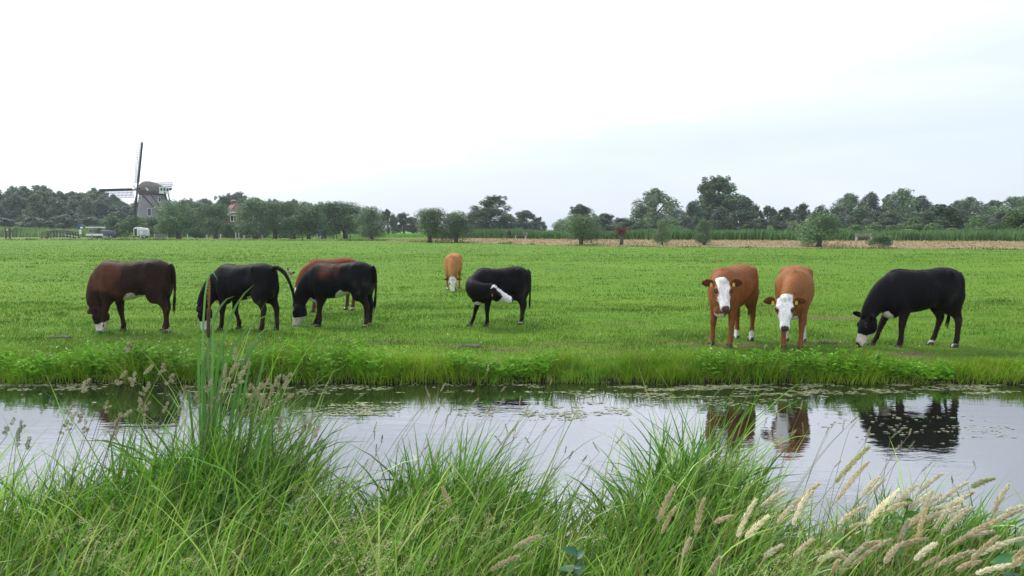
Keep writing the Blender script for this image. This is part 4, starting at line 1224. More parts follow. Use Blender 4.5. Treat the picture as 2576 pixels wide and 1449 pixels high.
# fuzzy panicles low in the sward (uncountable)
rs = np.random.RandomState(95)
acc = Acc()
zones = [(250, 1330, 260, 60, 90), (760, 1230, 130, 90, 120), (900, 1330, 140, 60, 80), (1150, 1290, 120, 70, 90), (400, 1400, 400, 40, 70), (950, 1400, 150, 45, 80), (1950, 1260, 100, 60, 70), (1850, 1150, 90, 40, 60), (2050, 1400, 160, 40, 80), (1300, 1330, 200, 60, 50), (30, 1200, 60, 70, 40)]
for (px, py, sx_, sy_, m) in zones:
    for k in range(int(m * .45)):
        qx, qy = rs.normal(px, sx_ * .5), rs.normal(py, sy_ * .5)
        Y = float(np.clip(4.5 - (qy - 1200) / 250 * 1.1, 3.2, 4.8)) + rs.uniform(-.15, .15)
        T = np.array(at(qx, qy, Y)); ln = rs.uniform(.06, .14); lean = rs.normal(.8, .4)
        d = np.array((math.sin(lean), rs.uniform(-.3, .3), math.cos(lean))); B = T - d * ln
        g0 = float(gz(B[0], B[1]))
        if B[2] < g0 + .05: continue
        L_ = B[2] - g0
        Vp, Fp, Cp = ribbons([(B[0] - L_ * .35, B[1], g0 - .01)], L_ * 1.08, 0.0, .1, .6, .0025, 4, (.18, .20, .07), (.30, .27, .13), rs=rs)
        acc.add(Vp, Fp, Cp)
        Vp, Fp, Cp = spikelets(axis_pts(B, (B + T) / 2, T - np.array((0, 0, .02)), 5), .012, 36, rs, (.58, .58, .28), (.006, .012), .0018, .6, .9)
        acc.add(Vp, Fp, Cp)
o = link('bent_grass_panicles', acc.mesh('bent_grass_panicles', M['straw'])); tag(o, 'fuzzy cream panicles hanging through the near bank grass', 'grass', kind='stuff')

# ------------------------------------------------------------------ cattail
M['cattail_leaf'] = leafy('cattail_leaf', .3, .45, .35, 3.0, .15)
cb = at(525, 1120, 5.15)
ct = empty('cattail', (cb.x, cb.y, float(gz(cb.x, cb.y)) - .02))
tag(ct, 'cattail with tall sword leaves and one brown spike at the near waterline', 'cattail')
rs = np.random.RandomState(101)
LEAVES = [(508, 1095, 512, 800, 548, 705, .020), (515, 1095, 535, 900, 535, 770, .022), (520, 1100, 520, 900, 590, 745, .020), (528, 1100, 548, 920, 640, 715, .022), (535, 1100, 555, 960, 688, 785, .024),
          (505, 1090, 500, 950, 505, 830, .018), (545, 1095, 560, 950, 560, 880, .020), (560, 1100, 590, 1000, 665, 850, .022), (570, 1100, 600, 960, 690, 820, .018), (575, 1105, 610, 1020, 640, 905, .020), (600, 1105, 640, 1000, 680, 940, .018), (590, 1110, 655, 940, 690, 895, .017),
          (515, 1100, 530, 960, 555, 860, .022), (550, 1105, 600, 1010, 628, 880, .022), (525, 1105, 515, 1010, 508, 905, .02), (500, 1100, 480, 1040, 470, 1000, .016)]
for (x0, y0, x1, y1, x2, y2, wdt) in LEAVES:
    Y = 5.12 + rs.uniform(-.08, .08)
    x0 = x0 + rs.uniform(-14, 14)
    a_, c_, b_ = np.array(at(x0, y0 + 60, Y)), np.array(at(x1, y1, Y)), np.array(at(x2, y2, Y + rs.uniform(-.15, .15)))
    a_[2] = float(gz(a_[0], a_[1])) - .02
    c_ = 2 * c_ - (a_ + b_) / 2
    Pp = axis_pts(a_, c_, b_, 11)
    T = np.gradient(Pp, axis=0); T /= np.linalg.norm(T, axis=1)[:, None]
    tw = rs.uniform(-.7, .7)
    sd = np.cross(T, np.array((math.sin(tw), -math.cos(tw), 0))); sd /= np.linalg.norm(sd, axis=1)[:, None]
    nn = np.cross(sd, T)
    s = np.linspace(0, 1, 11)
    wp = np.minimum(1, .75 + s) * np.clip(1 - s ** 5, .03, 1) * wdt * 1.0
    rows = np.stack([Pp - sd * wp[:, None] * .5, Pp + nn * (wp * .12)[:, None], Pp + sd * wp[:, None] * .5], 1)
    V = rows.reshape(-1, 3) - np.array(ct.location)
    F_ = np.array([[3 * i + k, 3 * i + k + 1, 3 * i + k + 4, 3 * i + k + 3] for i in range(10) for k in range(2)])
    cc = vary((0.110, 0.255, 0.055), 1, .2, rs)[0]
    tipc = np.array((0.16, 0.20, 0.05)) if rs.rand() < .6 else cc * 1.1
    s3 = np.repeat(np.clip((s - .75) * 3, 0, 1), 3)[:, None]
    link('leaf', fast_mesh('leaf', V, F_, cc * (1 - s3) + tipc * s3, M['cattail_leaf'], True), ct)
s0, s1, s2, s3 = (np.array(at(*q, 5.13)) - np.array(ct.location) for q in ((522, 1120), (524, 850), (525, 775), (526, 695)))
s0[2] = 0
MB().tube([s0, (s0 + s1) / 2, s1], [.007, .006, .005], 7).build('stalk', plain('cattail_stalk', (.12, .17, .05), .6), ct, True)
MB().tube([s1, s1 * .9 + s2 * .1, s2 * .95 + s1 * .05, s2], [.005, .0115, .0115, .006], 9).build('spike', plain('cattail_spike', (.09, .045, .02), .9, .3, 60), ct, True)
Vp, Fp, Cp = spikelets(axis_pts(s2, (s2 + s3) / 2, s3, 5), .008, 700, rs, (.42, .24, .08), (.005, .009), .0026, .9, .6)
link('pollen_spike', fast_mesh('pollen_spike', Vp, Fp, Cp, M['straw']), ct)

# ------------------------------------------------------------------ broad-leaved weeds
def leaf_blade(pt, e, nrm, ln, w, cc, rs, lobed=False):
    e = e / np.linalg.norm(e); sd = np.cross(nrm, e); sd /= np.linalg.norm(sd); nn = np.cross(e, sd)
    rows = []
    for s in np.linspace(0, 1, 9):
        ww = w * (math.sin(math.pi * min(1, s * .86 + .14)) ** .9) * (1.25 if s < .3 else 1) * (1 + (.12 if lobed and int(s * 8) % 2 else 0))
        if s == 1: ww = w * .03
        c = pt + e * ln * s - nn * (.22 * ln * s * s)
        rows += [c - sd * ww * .5 + nn * ww * .16, c, c + sd * ww * .5 + nn * ww * .16]
    V = np.array(rows)
    F_ = np.array([[3 * i + k, 3 * i + k + 1, 3 * i + k + 4, 3 * i + k + 3] for i in range(8) for k in range(2)])
    C = np.tile(cc, (27, 1)); C[1::3] *= 1.25
    return V, F_, C
M['weed_leaf'] = leafy('weed_leaf', .25, .45, .4, 20.0, .18)
def broad_weed(label, base, h, lean, n, ln, wf, cc, seed, flowers=None, name='broad_leaved_weed'):
    rs = np.random.RandomState(seed)
    r = empty(name, tuple(base)); tag(r, label, 'weed')
    Pp = axis_pts((0, 0, 0), (lean * .2, 0, h * .5), (lean, 0, h), 8)
    link('stem', stem_mesh(Pp, .005, .003, (.10, .14, .05), (.10, .16, .05)), r)
    for k in range(n):
        s = .15 + .85 * k / (n - 1)
        i = min(int(s * 7), 6); p = Pp[i] + (Pp[i + 1] - Pp[i]) * (s * 7 - i)
        az = k * 2.4 + rs.uniform(-.4, .4); up = rs.uniform(-.1, .5) + .6 * (s > .9)
        e = np.array((math.cos(az), math.sin(az), up)); nr = np.array((-math.cos(az) * up, -math.sin(az) * up, 1.0)) + rs.normal(0, .25, 3) + np.array((0, -.5, 0))
        l = ln * rs.uniform(.7, 1.15) * (1 - .35 * s)
        V, F_, C = leaf_blade(p, e, nr, l, l * wf, vary(cc, 1, .18, rs)[0], rs, True)
        link('leaf', fast_mesh('leaf', V, F_, C, M['weed_leaf'], True), r)
    if flowers:
        for k in range(flowers):
            az = rs.uniform(0, 6.28); p = Pp[-1] - np.array((0, 0, rs.uniform(0, .1)))
            q = p + np.array((math.cos(az) * .05, math.sin(az) * .03, rs.uniform(.03, .08)))
            Vp, Fp, Cp = spikelets(axis_pts(p, (p + q) / 2 + np.array((0, 0, .03)), q, 5), .005, 60, rs, (.45, .12, .14), (.004, .006), .002, .9, .5)
            link('flower_spike', fast_mesh('flower_spike', Vp, Fp, Cp, M['straw']), r)
    return r
def near_pt(px, py, Y):
    p = at(px, py, Y); return np.array((p.x, p.y, float(gz(p.x, p.y)) - .01))
broad_weed('dark green weed with toothed triangular leaves deep in the near bank grass', near_pt(1425, 1440, 3.65), .40, .05, 13, .12, .62, (0.030, 0.105, 0.038), 3)
broad_weed('pink-flowered persicaria with long bright leaves among the cream seed heads', near_pt(2245, 1330, 4.15), .50, .08, 16, .13, .30, (0.07, 0.20, 0.035), 4, 4, 'flowering_weed')
broad_weed('bright leafy weed standing beside the flowering persicaria', near_pt(2105, 1330, 4.0), .42, .05, 12, .11, .36, (0.08, 0.21, 0.04), 6, 1, 'flowering_weed')
broad_weed('large dark leaved dock beyond the thickest seed heads', near_pt(2545, 1420, 3.7), .42, .03, 12, .14, .5, (0.04, 0.135, 0.035), 8)
broad_weed('small toothed leaf weed beside the dark triangular leaved one', near_pt(1310, 1400, 3.7), .26, .02, 8, .09, .6, (0.05, 0.15, 0.035), 9)
broad_weed('pale leaved nettle in the grass below the cattail', near_pt(720, 1330, 4.2), .48, .05, 14, .10, .42, (0.075, 0.19, 0.06), 11)

# ------------------------------------------------------------------ mown verge and reeds beyond the pasture
rs = np.random.RandomState(111)
vx = np.unique(np.concatenate([np.arange(-20, 120, 1.5), np.array([-30, -26, -23])]))
te = np.linspace(1.2, 26, 18)
VX = np.repeat(vx[None], len(te), 0)
wid = np.interp(vx, [-30, -18, -6, 10, 120], [.12, .35, .8, 1, 1])[None]
VY = edge_y(VX) + 1.2 + (te - 1.2)[:, None] * wid
VZ = gz(VX, VY) + 0.02 + (fnoise(VX, VY, .8, 3) - .5) * .05
idv = np.arange(VX.size).reshape(VX.shape)
F_ = np.stack([idv[:-1, :-1], idv[:-1, 1:], idv[1:, 1:], idv[1:, :-1]], -1).reshape(-1, 4)
def verge_material():
    m, ns, ls, b = new_mat('mown_hay')
    t = ns.new('ShaderNodeTexCoord')
    mp = ns.new('ShaderNodeMapping'); mp.inputs['Scale'].default_value = (.35, 1.2, 1)
    n = ns.new('ShaderNodeTexNoise'); n.inputs['Scale'].default_value = 1.1; n.inputs['Detail'].default_value = 8; n.inputs['Roughness'].default_value = .65
    ls.new(t.outputs['Object'], mp.inputs[0]); ls.new(mp.outputs[0], n.inputs['Vector'])
    r = ns.new('ShaderNodeValToRGB'); e = r.color_ramp.elements
    e[0].position = .3; e[0].color = (.16, .12, .06, 1); e[1].position = .7; e[1].color = (.38, .30, .16, 1)
    k = e.new(.5); k.color = (.27, .195, .105, 1)
    ls.new(n.outputs['Fac'], r.inputs[0]); ls.new(r.outputs[0], b.inputs['Base Color'])
    b.inputs['Roughness'].default_value = .95; b.inputs['Specular IOR Level'].default_value = .1
    return m
o = link('mown_verge', fast_mesh('mown_verge', np.stack([VX.ravel(), VY.ravel(), VZ.ravel()], -1), F_, mat=verge_material(), smooth=True)); o['kind'] = 'structure'
# hay stubble and swaths on it
n = 9000
x = rs.uniform(-28, 75, n); w_ = np.interp(x, [-30, -18, -6, 10, 120], [.12, .35, .8, 1, 1])
t = rs.rand(n); sw = np.round(t * 4) / 4 + rs.normal(0, .05, n); t = np.where(rs.rand(n) < .6, np.clip(sw, 0, 1), t)
y = edge_y(x) + 1.4 + t * 24 * w_
c = vary(np.array([(.42, .32, .17), (.34, .23, .12), (.46, .38, .2)])[rs.randint(0, 3, n)], n, .2, rs)
V, F_, C = ribbons(np.stack([x, y, gz(x, y)], -1), rs.uniform(.08, .3, n), rs.uniform(-3.1, 3.1, n), rs.uniform(.2, 1, n), rs.uniform(.8, 1.6, n), rs.uniform(.06, .18, n), 2, c, rs=rs)
o = link('cut_hay', fast_mesh('cut_hay', V, F_, C, M['straw'])); tag(o, 'cut dry hay lying in swaths on the dike verge', 'hay', kind='stuff')
# rough grass along the boundary ditch of the pasture
n = 7000
x = rs.uniform(-110, 75, n); y = edge_y(x) + rs.normal(.4, .35, n)
am = np.clip(fnoise(x, 0 * x, .35, 6) * 3 - 1.0, .12, 1.4)
c = vary(np.array([(.06, .12, .025), (.12, .17, .05), (.22, .2, .09)])[rs.choice(3, n, p=[.55, .3, .15])], n, .25, rs)
V, F_, C = ribbons(np.stack([x, y, gz(x, y) - .05], -1), rs.uniform(.2, .55, n) * am, rs.uniform(-3.1, 3.1, n), rs.uniform(0, .3, n), rs.uniform(.3, 1, n), rs.uniform(.05, .12, n), 2, c, rs=rs)
o = link('rough_grass', fast_mesh('rough_grass', V, F_, C, M['meadow'])); tag(o, 'rough uncut grass along the far edge of the pasture', 'grass', kind='stuff')
# pale roadside verge at the left
n = 5000
x = rs.uniform(-105, -14, n); y = edge_y(x) + rs.uniform(1.0, 6.5, n)
c = vary(np.array([(.34, .33, .16), (.20, .24, .08), (.42, .38, .22)])[rs.randint(0, 3, n)], n, .2, rs)
V, F_, C = ribbons(np.stack([x, y, gz(x, y) - .03], -1), rs.uniform(.15, .4, n), rs.uniform(-3.1, 3.1, n), rs.uniform(0, .4, n), rs.uniform(.3, 1.2, n), rs.uniform(.05, .12, n), 2, c, rs=rs)
o = link('verge_grass', fast_mesh('verge_grass', V, F_, C, M['meadow'])); tag(o, 'pale seeding grass on the verge below the pollard willows', 'grass', kind='stuff')

def reed_band(name, label, n, xa, xb, off, depth, h0, h1, cc, seed, w=(.10, .24)):
    rs = np.random.RandomState(seed)
    x = rs.uniform(xa, xb, n); w_ = np.interp(x, [-30, -18, -6, 10, 120], [.12, .35, .8, 1, 1])
    y = edge_y(x) + 1.2 + (off * w_ if xa > -20 else off) + rs.uniform(0, depth, n)
    hv = .75 + .6 * fnoise(x, y, .12, 17)
    c = vary(cc, n, .28, rs, .08) * (0.8 + .4 * fnoise(x, y, .2, 66))[:, None]
    V, F_, C = ribbons(np.stack([x, y, gz(x, y) - .05], -1), rs.uniform(h0, h1, n) * hv, rs.normal(.2, 1.2, n), rs.uniform(0, .15, n), rs.uniform(.15, .8, n), rs.uniform(*w, n), 3, c, c * 1.1, rs=rs)
    o = link(name, fast_mesh(name, V, F_, C, M['shrub'])); tag(o, label, 'reeds', kind='stuff')
reed_band('reed_bed', 'dense green reed bed behind the mown hay verge', 19000, -14, 90, 24.5, 9, 1.0, 1.6, (0.075, 0.155, 0.040), 121)
reed_band('reed_bed', 'yellow green reeds and maize in front of the far wood', 9000, -140, -56, 38, 14, 1.6, 2.4, (0.17, 0.26, 0.065), 122)
reed_band('meadow_strip', 'bright green grass visible under the willow crowns', 6000, -54, -14.5, 22, 40, .3, .8, (0.13, 0.28, 0.03), 123)  # plain bright green base colour

# ------------------------------------------------------------------ trees
def crown(rs, lobes, nleaf, size, cols, asp=(.35, .6), droop=0.0, shell=.55):
    """leaf clumps spread over and through lobes (cx,cy,cz,rx,ry,rz)"""
    lobes = np.array(lobes)
    wgt = (lobes[:, 3] * lobes[:, 5]); wgt = wgt / wgt.sum()
    li = rs.choice(len(lobes), nleaf, p=wgt)
    d = rs.normal(size=(nleaf, 3)); d[:, 2] += .12; d /= np.linalg.norm(d, axis=1)[:, None]
    r = shell + (1.06 - shell) * rs.rand(nleaf) ** .5
    # knobbly outline
    bump = 1 + .22 * (vnoise(d[:, 0] * 2.2 + li * 3.1, d[:, 2] * 2.2 + d[:, 1] * 1.7, 1.0, 12) - .5) * 2
    p = lobes[li, :3] + d * lobes[li, 3:6] * (r * bump)[:, None]
    nrm = d * .9 + rs.normal(size=(nleaf, 3)) * .55 + np.array((0, 0, .25))
    nrm /= np.linalg.norm(nrm, axis=1)[:, None]
    e = np.cross(nrm, rs.normal(size=(nleaf, 3))); e[:, 2] -= droop; e -= nrm * (e * nrm).sum(1)[:, None]
    e /= np.linalg.norm(e, axis=1)[:, None]
    s = np.cross(nrm, e)
    l = rs.uniform(size * .6, size * 1.4, nleaf)[:, None]; w = l * rs.uniform(asp[0], asp[1], nleaf)[:, None]
    V = np.stack([p - e * l * .5, p + s * w * .5 + e * l * .05, p + e * l * .5, p - s * w * .5 + e * l * .05], 1).reshape(-1, 3)
    lc = np.array(cols)[rs.randint(0, len(cols), len(lobes))]
    c = lc[li] * (1 + rs.uniform(-.3, .3, (nleaf, 1))) * (1 + rs.uniform(-.06, .06, (nleaf, 3)))
    pale = rs.rand(nleaf) < .16
    c[pale] = c[pale] * 1.7 + .012
    return V, np.arange(4 * nleaf).reshape(-1, 4), np.repeat(c, 4, 0)

def limb_mesh(paths):
    b = MB()
    for pts, rad in paths: b.tube(pts, rad, 7)
    return b.mesh('trunk', M['bark'], True)

W1, W2, W3 = (0.120, 0.205, 0.078), (0.165, 0.250, 0.112), (0.092, 0.155, 0.068)       # grey-green willow
D1, D2 = (0.070, 0.115, 0.052), (0.088, 0.138, 0.062)                                 # darker alder / oak
B1, B2 = (0.115, 0.160, 0.108), (0.145, 0.190, 0.130)                                 # bluish far poplar
S1, S2 = (0.100, 0.175, 0.052), (0.120, 0.195, 0.066)                                 # fresh shrub
def make_pollard(seed, H=7.0, W=5.0, th=1.9, low=False, cols=(W1, W2, W3)):
    rs = np.random.RandomState(seed); lob = []
    z0 = .45 if low else th * .7
    for k in range(26):
        a = rs.uniform(0, 6.28); f = rs.uniform(.1, 1) ** .6; zz = rs.uniform(.12, .95)
        prof = math.sin(math.pi * min(.97, .22 + zz * .66)) ** .7
        r = W * .5 * prof * f * .72
        rr = rs.uniform(.17, .25) * W
        lob.append((math.cos(a) * r, math.sin(a) * r, z0 + zz * (H - z0) * .86 + .2, rr, rr, rr * 1.15))
    for k in range(10):         # upright shoots
        a = rs.uniform(0, 6.28); r = W * .32 * rs.rand() ** .5
        lob.append((math.cos(a) * r, math.sin(a) * r, H * rs.uniform(.86, .97), .24, .24, rs.uniform(.35, .7)))
    V, F_, C = crown(rs, lob, 11000, .26, cols, (.26, .46), .5, .4)
    V[:, 2] = np.maximum(V[:, 2], .15)
    cr = fast_mesh('crown', V, F_, C, M['leaf'])
    paths = [([(0, 0, -.1), (.03, .02, th * .5), (0, 0, th), (0, 0, th + .35)], [.34, .26, .33, .24])]
    for k in range(9):
        a = k / 9 * 6.28 + rs.uniform(-.2, .2); q = rs.uniform(.5, .9)
        paths.append(([(0, 0, th), (math.cos(a) * .5, math.sin(a) * .5, th + .9), (math.cos(a) * W * .3 * q, math.sin(a) * W * .3 * q, H * .72)], [.14, .09, .03]))
    return cr, limb_mesh(paths)
def make_tall(seed, H=15.0, W=8.0, cols=(B1, B2, W3), spire=.5, bare=.12, n=8500, size=.5, nl=64):
    rs = np.random.RandomState(seed); lob = []
    lopx, lopy = rs.uniform(-.12, .12), rs.uniform(-.12, .12)
    for k in range(nl):
        zz = rs.rand()
        prof = (math.sin(math.pi * min(.99, .30 + zz * .69)) ** .7) * (1 - spire * zz * .25)
        a = rs.uniform(0, 6.28); r = W * .5 * prof * rs.uniform(0, 1) ** .5 * .84
        rr = W * rs.uniform(.07, .125) * (1 - .25 * zz)
        lob.append((math.cos(a) * r + lopx * W * zz, math.sin(a) * r + lopy * W * zz, H * (bare + .05 + zz * (.87 - bare)), rr, rr, rr * rs.uniform(1.5, 2.4)))
    for k in range(14):
        a = rs.uniform(0, 6.28); r = W * .22 * rs.rand()
        lob.append((math.cos(a) * r + lopx * W, math.sin(a) * r + lopy * W, H * rs.uniform(.80, .96), W * .045, W * .045, H * .05))
    V, F_, C = crown(rs, lob, n, size, cols, (.35, .65), .2, .35)
    cr = fast_mesh('crown', V, F_, C, M['leaf'])
    paths = [([(0, 0, -.2), (.1, 0, H * .25), (lopx * W * .5, lopy * W * .5, H * .5), (lopx * W, lopy * W, H * .82)], [H * .022, H * .018, H * .012, .03])]
    for k in range(8):
        a = rs.uniform(0, 6.28); z = H * rs.uniform(.15, .5); r = W * rs.uniform(.1, .2)
        paths.append(([(0, 0, z), (math.cos(a) * r * .5, math.sin(a) * r * .5, z + H * .10), (math.cos(a) * r, math.sin(a) * r, z + H * .22)], [H * .010, H * .007, .03]))
    return cr, limb_mesh(paths)
def make_bush(seed, H=2.5, W=3.2, cols=(S1, S2), n=2600, size=.3):
    rs = np.random.RandomState(seed); lob = []
    for k in range(18):
        a = rs.uniform(0, 6.28); zz = rs.rand(); r = W * .5 * math.sqrt(max(.05, 1 - zz ** 2)) * rs.uniform(.2, 1) * .75
        rr = W * rs.uniform(.13, .2)
        lob.append((math.cos(a) * r, math.sin(a) * r, H * (.12 + .72 * zz), rr, rr, rr * H / W * 1.2))
    V, F_, C = crown(rs, lob, n, size, cols, (.3, .55), .2)
    V[:, 2] = np.maximum(V[:, 2], .02)
    cr = fast_mesh('crown', V, F_, C, M['shrub'])
    paths = [([(0, 0, -.05), (.1 * k - .2, .1, H * .3), (.35 * k - .7, .2 * (k % 2), H * .6)], [.05, .04, .02]) for k in range(5)]
    return cr, limb_mesh(paths)

VAR = dict(
    pollard=[make_pollard(200 + k, 7.0, 5.0, (1.5, 1.2, 1.7, 1.3)[k], k % 2 == 1) for k in range(4)],
    bushy=[make_pollard(220 + k, 6.6, 5.6, 1.2, True) for k in range(3)],
    tall=[make_tall(240 + k) for k in range(4)],
    broad=[make_tall(260 + k, 13, 11, (W1, W2, B2), .2, .04, 10500, .48, 80) for k in range(3)],
    poplar=[make_tall(280 + k, 17, 8, (W3, W1, D2), .35, .03, 12000, .46, 110) for k in range(3)],
    dark=[make_tall(300 + k, 11, 7.5, (D1, D2), .35, .12, 7000, .46, 50) for k in range(3)],
    bush=[make_bush(320 + k) for k in range(3)],
    green=[make_bush(340 + k, 6, 6, ((0.058, 0.125, 0.028), (0.080, 0.150, 0.034)), 4200, .38) for k in range(3)],
    willowbush=[make_bush(360 + k, 3, 3.6, (W1, W2), 5500, .19) for k in range(2)])
DIM = dict(pollard=(7.0, 5.0), bushy=(6.6, 5.6), tall=(15, 8), broad=(13, 11), poplar=(17, 7), dark=(11, 7.5), bush=(2.5, 3.2), green=(6, 6), willowbush=(3, 3.6))
_tc = [0]
def tree(kind, px, top, wpx, Y, label, group=None, name=None, base=None):
    """kind at column px, crown top at row top, wpx wide, Y metres away"""
    _tc[0] += 1
    k = _tc[0]
    v = VAR[kind][k % len(VAR[kind])]
    p = at(px, top, Y)
    z0 = float(gz(p.x, p.y)) if base is None else base
    h = p.z - z0; w = wpx / FPX * Y
    H0, W0 = DIM[kind]
    shrub = kind in ('bush', 'green', 'willowbush')
    r = empty(name or ('shrub' if shrub else ('willow_tree' if kind in ('pollard', 'bushy') else 'tree')), (p.x, p.y, z0), (k * 2.399) % 6.283)
    kw = dict(tall=1.45, broad=1.34, poplar=1.42, dark=1.36, pollard=1.36, bushy=1.32).get(kind, 1.15)
    r.scale = (w / W0 * kw, w / W0 * kw, h / H0)
    tag(r, label, 'shrub' if shrub else 'tree', group)
    link('crown', v[0], r); link('trunk', v[1], r)
    return r

# pollard willows along the lane at the left
for (px, top, w, lab) in [(640, 500, 80, 'first pollard willow of the lane row, beside the red roofed house'), (690, 511, 68, 'second pollard willow along the lane from the red roofed house'), (735, 504, 82, 'third pollard willow along the lane from the red roofed house'),
                          (775, 520, 60, 'small pollard willow, fourth along the lane from the house'), (812, 509, 80, 'fifth pollard willow along the lane, beside the cyclist'), (868, 511, 84, 'wide pollard willow, last but one of the lane row')]:
    tree('pollard', px, top, w, 143 + (px % 5), lab)
tree('pollard', 446, 502, 86, 146, 'large pollard willow standing against the windmill tower')
tree('pollard', 540, 514, 68, 147, 'pollard willow between the windmill willow and the red roofed house')
tree('pollard', 934, 521, 68, 134, 'last pollard willow of the lane row, standing where the hay verge begins')
tree('pollard', 1080, 527, 72, 112, 'round headed pollard willow beside the bushier one')
tree('bushy', 1147, 535, 78, 111, 'bushy willow leafy down to the ground beside the round pollard')
tree('bushy', 1462, 540, 84, 92, 'big bushy round willow standing alone at the pasture edge')
tree('pollard', 1666, 552, 36, 90, 'slim young willow with dense narrow crown on the hay verge')
tree('bushy', 2064, 539, 92, 82, 'windblown willow with stout trunk in front of the hay verge')
tree('willowbush', 2222, 583, 72, 79, 'low round willow bush at the pasture edge', name='shrub')

# trees between and behind
MIDL = 'grey green tree at the far side of the gap beside the round pollard'
for (kind, px, top, w, Y, lab) in [
    ('dark', 975, 525, 46, 205, 'dark tree rising behind the last lane willow'), ('dark', 1016, 537, 60, 220, 'small dark tree between the lane row and the round pollard'), ('tall', 1040, 545, 40, 235, 'pale slim tree nearest behind the round headed pollard'),
    ('poplar', 1226, 491, 96, 215, 'tall pyramid shaped tree behind the bushy willow'), ('tall', 1190, 535, 46, 220, 'small tree at the foot of the pyramid tree on its lane side'), ('tall', 1272, 538, 56, 222, 'lower tree at the foot of the pyramid tree on its open side'),
    ('tall', 1318, 528, 74, 228, 'twin topped tree at the edge of the open gap'), ('tall', 1350, 545, 40, 230, 'last small tree before the open gap'),
    ('tall', 1462, 514, 76, 175, 'spiky tree sticking up behind the lone bushy willow'), ('broad', 1422, 555, 46, 170, 'low bush tree at the open end of the gap'), ('tall', 1522, 536, 66, 195, 'grey tree between the lone bushy willow and the dead pollard'), ('tall', 1568, 547, 66, 188, 'round grey tree behind the dead red pollard'),
    ('broad', 1652, 477, 122, 185, 'broad rounded tree with ragged top, widest of the far row'), ('tall', 1742, 505, 56, 176, 'narrow grey tree before the tallest trees'),
    ('poplar', 1770, 452, 72, 190, 'second tallest tree with upright crown'), ('poplar', 1820, 442, 104, 192, 'tallest tree of the far row'), ('tall', 1868, 492, 74, 186, 'shoulder high tree at the foot of the tallest one'),
    ('tall', 1812, 522, 52, 160, 'pale young tree in front of the tallest tree'), ('willowbush', 1690, 545, 60, 158, 'pale willow bush behind the slim young willow'), ('dark', 1905, 517, 40, 190, 'thin sparse tree at the foot of the tallest group'),
    ('dark', 1940, 516, 46, 188, 'loose crowned dark tree next to the sparse one'), ('dark', 1978, 520, 54, 182, 'lower of two dark dense trees behind the windblown willow'), ('dark', 2018, 514, 58, 180, 'taller dark dense tree behind the windblown willow'),
    ('green', 2068, 514, 62, 172, 'fresh green tree peeping over the windblown willow')]:
    tree(kind, px, top, w, Y, lab)
RL = 'rounded grey tree in the far wood behind the bench and scrub'
for (kind, px, top, w, Y) in [('broad', 2140, 488, 96, 190), ('tall', 2190, 483, 64, 196), ('tall', 2232, 488, 62, 200), ('broad', 2278, 476, 92, 192), ('tall', 2322, 492, 60, 190), ('tall', 2165, 520, 60, 170), ('tall', 2250, 530, 70, 165), ('tall', 2310, 530, 60, 165), ('tall', 2350, 516, 56, 185), ('broad', 2440, 498, 100, 190), ('tall', 2490, 503, 70, 195), ('broad', 2550, 492, 110, 185), ('broad', 2470, 540, 80, 160), ('tall', 2530, 530, 80, 150), ('broad', 2640, 488, 120, 180), ('tall', 2115, 515, 46, 185), ('tall', 2405, 505, 60, 195), ('broad', 2740, 495, 120, 180)]:
    tree(kind, px, top, w, Y, RL, 'grey trees of the wood behind the bench')
rs = np.random.RandomState(137)
for px in np.arange(1410, 2120, 34):
    if 1740 < px < 1860: continue
    tree(rs.choice(['tall', 'dark', 'willowbush']), px + rs.uniform(-8, 8), rs.uniform(546, 564), rs.uniform(44, 64), rs.uniform(165, 176), 'low bushy tree filling the gaps in the row behind the reeds', 'low trees behind the reeds')
tree('dark', 2384, 512, 96, 132, 'near dark green tree standing out from the grey wood', base=.3)
tree('green', 2572, 528, 110, 108, 'dark green rounded tree where the reed bed ends')
tree('green', 2510, 560, 100, 118, 'lower green bush joined to the dark rounded tree')
SL = 'light green scrub bush in the thicket behind the bench'
for (px, top, w, Y) in [(2110, 562, 80, 125), (2155, 565, 70, 122), (2200, 560, 60, 124), (2250, 565, 66, 122), (2300, 562, 60, 120), (2350, 560, 60, 118), (2395, 572, 60, 116), (2440, 572, 80, 116), (2130, 575, 60, 118), (2280, 575, 80, 115)]:
    tree('bush', px, top, w, Y, SL, 'scrub bushes behind the bench')
tree('bush', 2295, 543, 62, 126, 'tallest light green scrub bush, cone shaped, behind the round willow bush')
tree('willowbush', 1986, 562, 26, 140, 'small silvery bush before the two dark dense trees')
tree('willowbush', 1935, 568, 40, 150, 'silvery low scrub, wider than the small silvery bush')
tree('bush', 2455, 545, 46, 128, 'pale upright bush beside the near dark green tree')
# the wood behind the windmill
rs = np.random.RandomState(131)
WT = [(-150, 470), (0, 470), (60, 462), (120, 464), (160, 474), (205, 478), (240, 468), (275, 486), (300, 492), (330, 500), (430, 505), (480, 494), (515, 498), (545, 495), (575, 478), (610, 490), (650, 490), (690, 496), (730, 502), (768, 498), (800, 508), (850, 514), (900, 520), (940, 530)]
for row, (dy, stp, Y0) in enumerate(((0, 27, 250), (10, 30, 238), (22, 33, 226))):
    for px in np.arange(-150, 940, stp):
        px = px + rs.uniform(-8, 8)
        top = np.interp(px, [q[0] for q in WT], [q[1] for q in WT]) + dy + rs.uniform(-5, 9) + (14 if row == 0 and rs.rand() < .3 else 0)
        if row == 2 and px > 350: continue
        tree(rs.choice(['tall', 'poplar', 'tall', 'tall']), px, top, rs.uniform(48, 72), Y0 + rs.uniform(-5, 5), 'tall blue grey tree of the dense wood behind the windmill', 'trees of the wood behind the windmill')
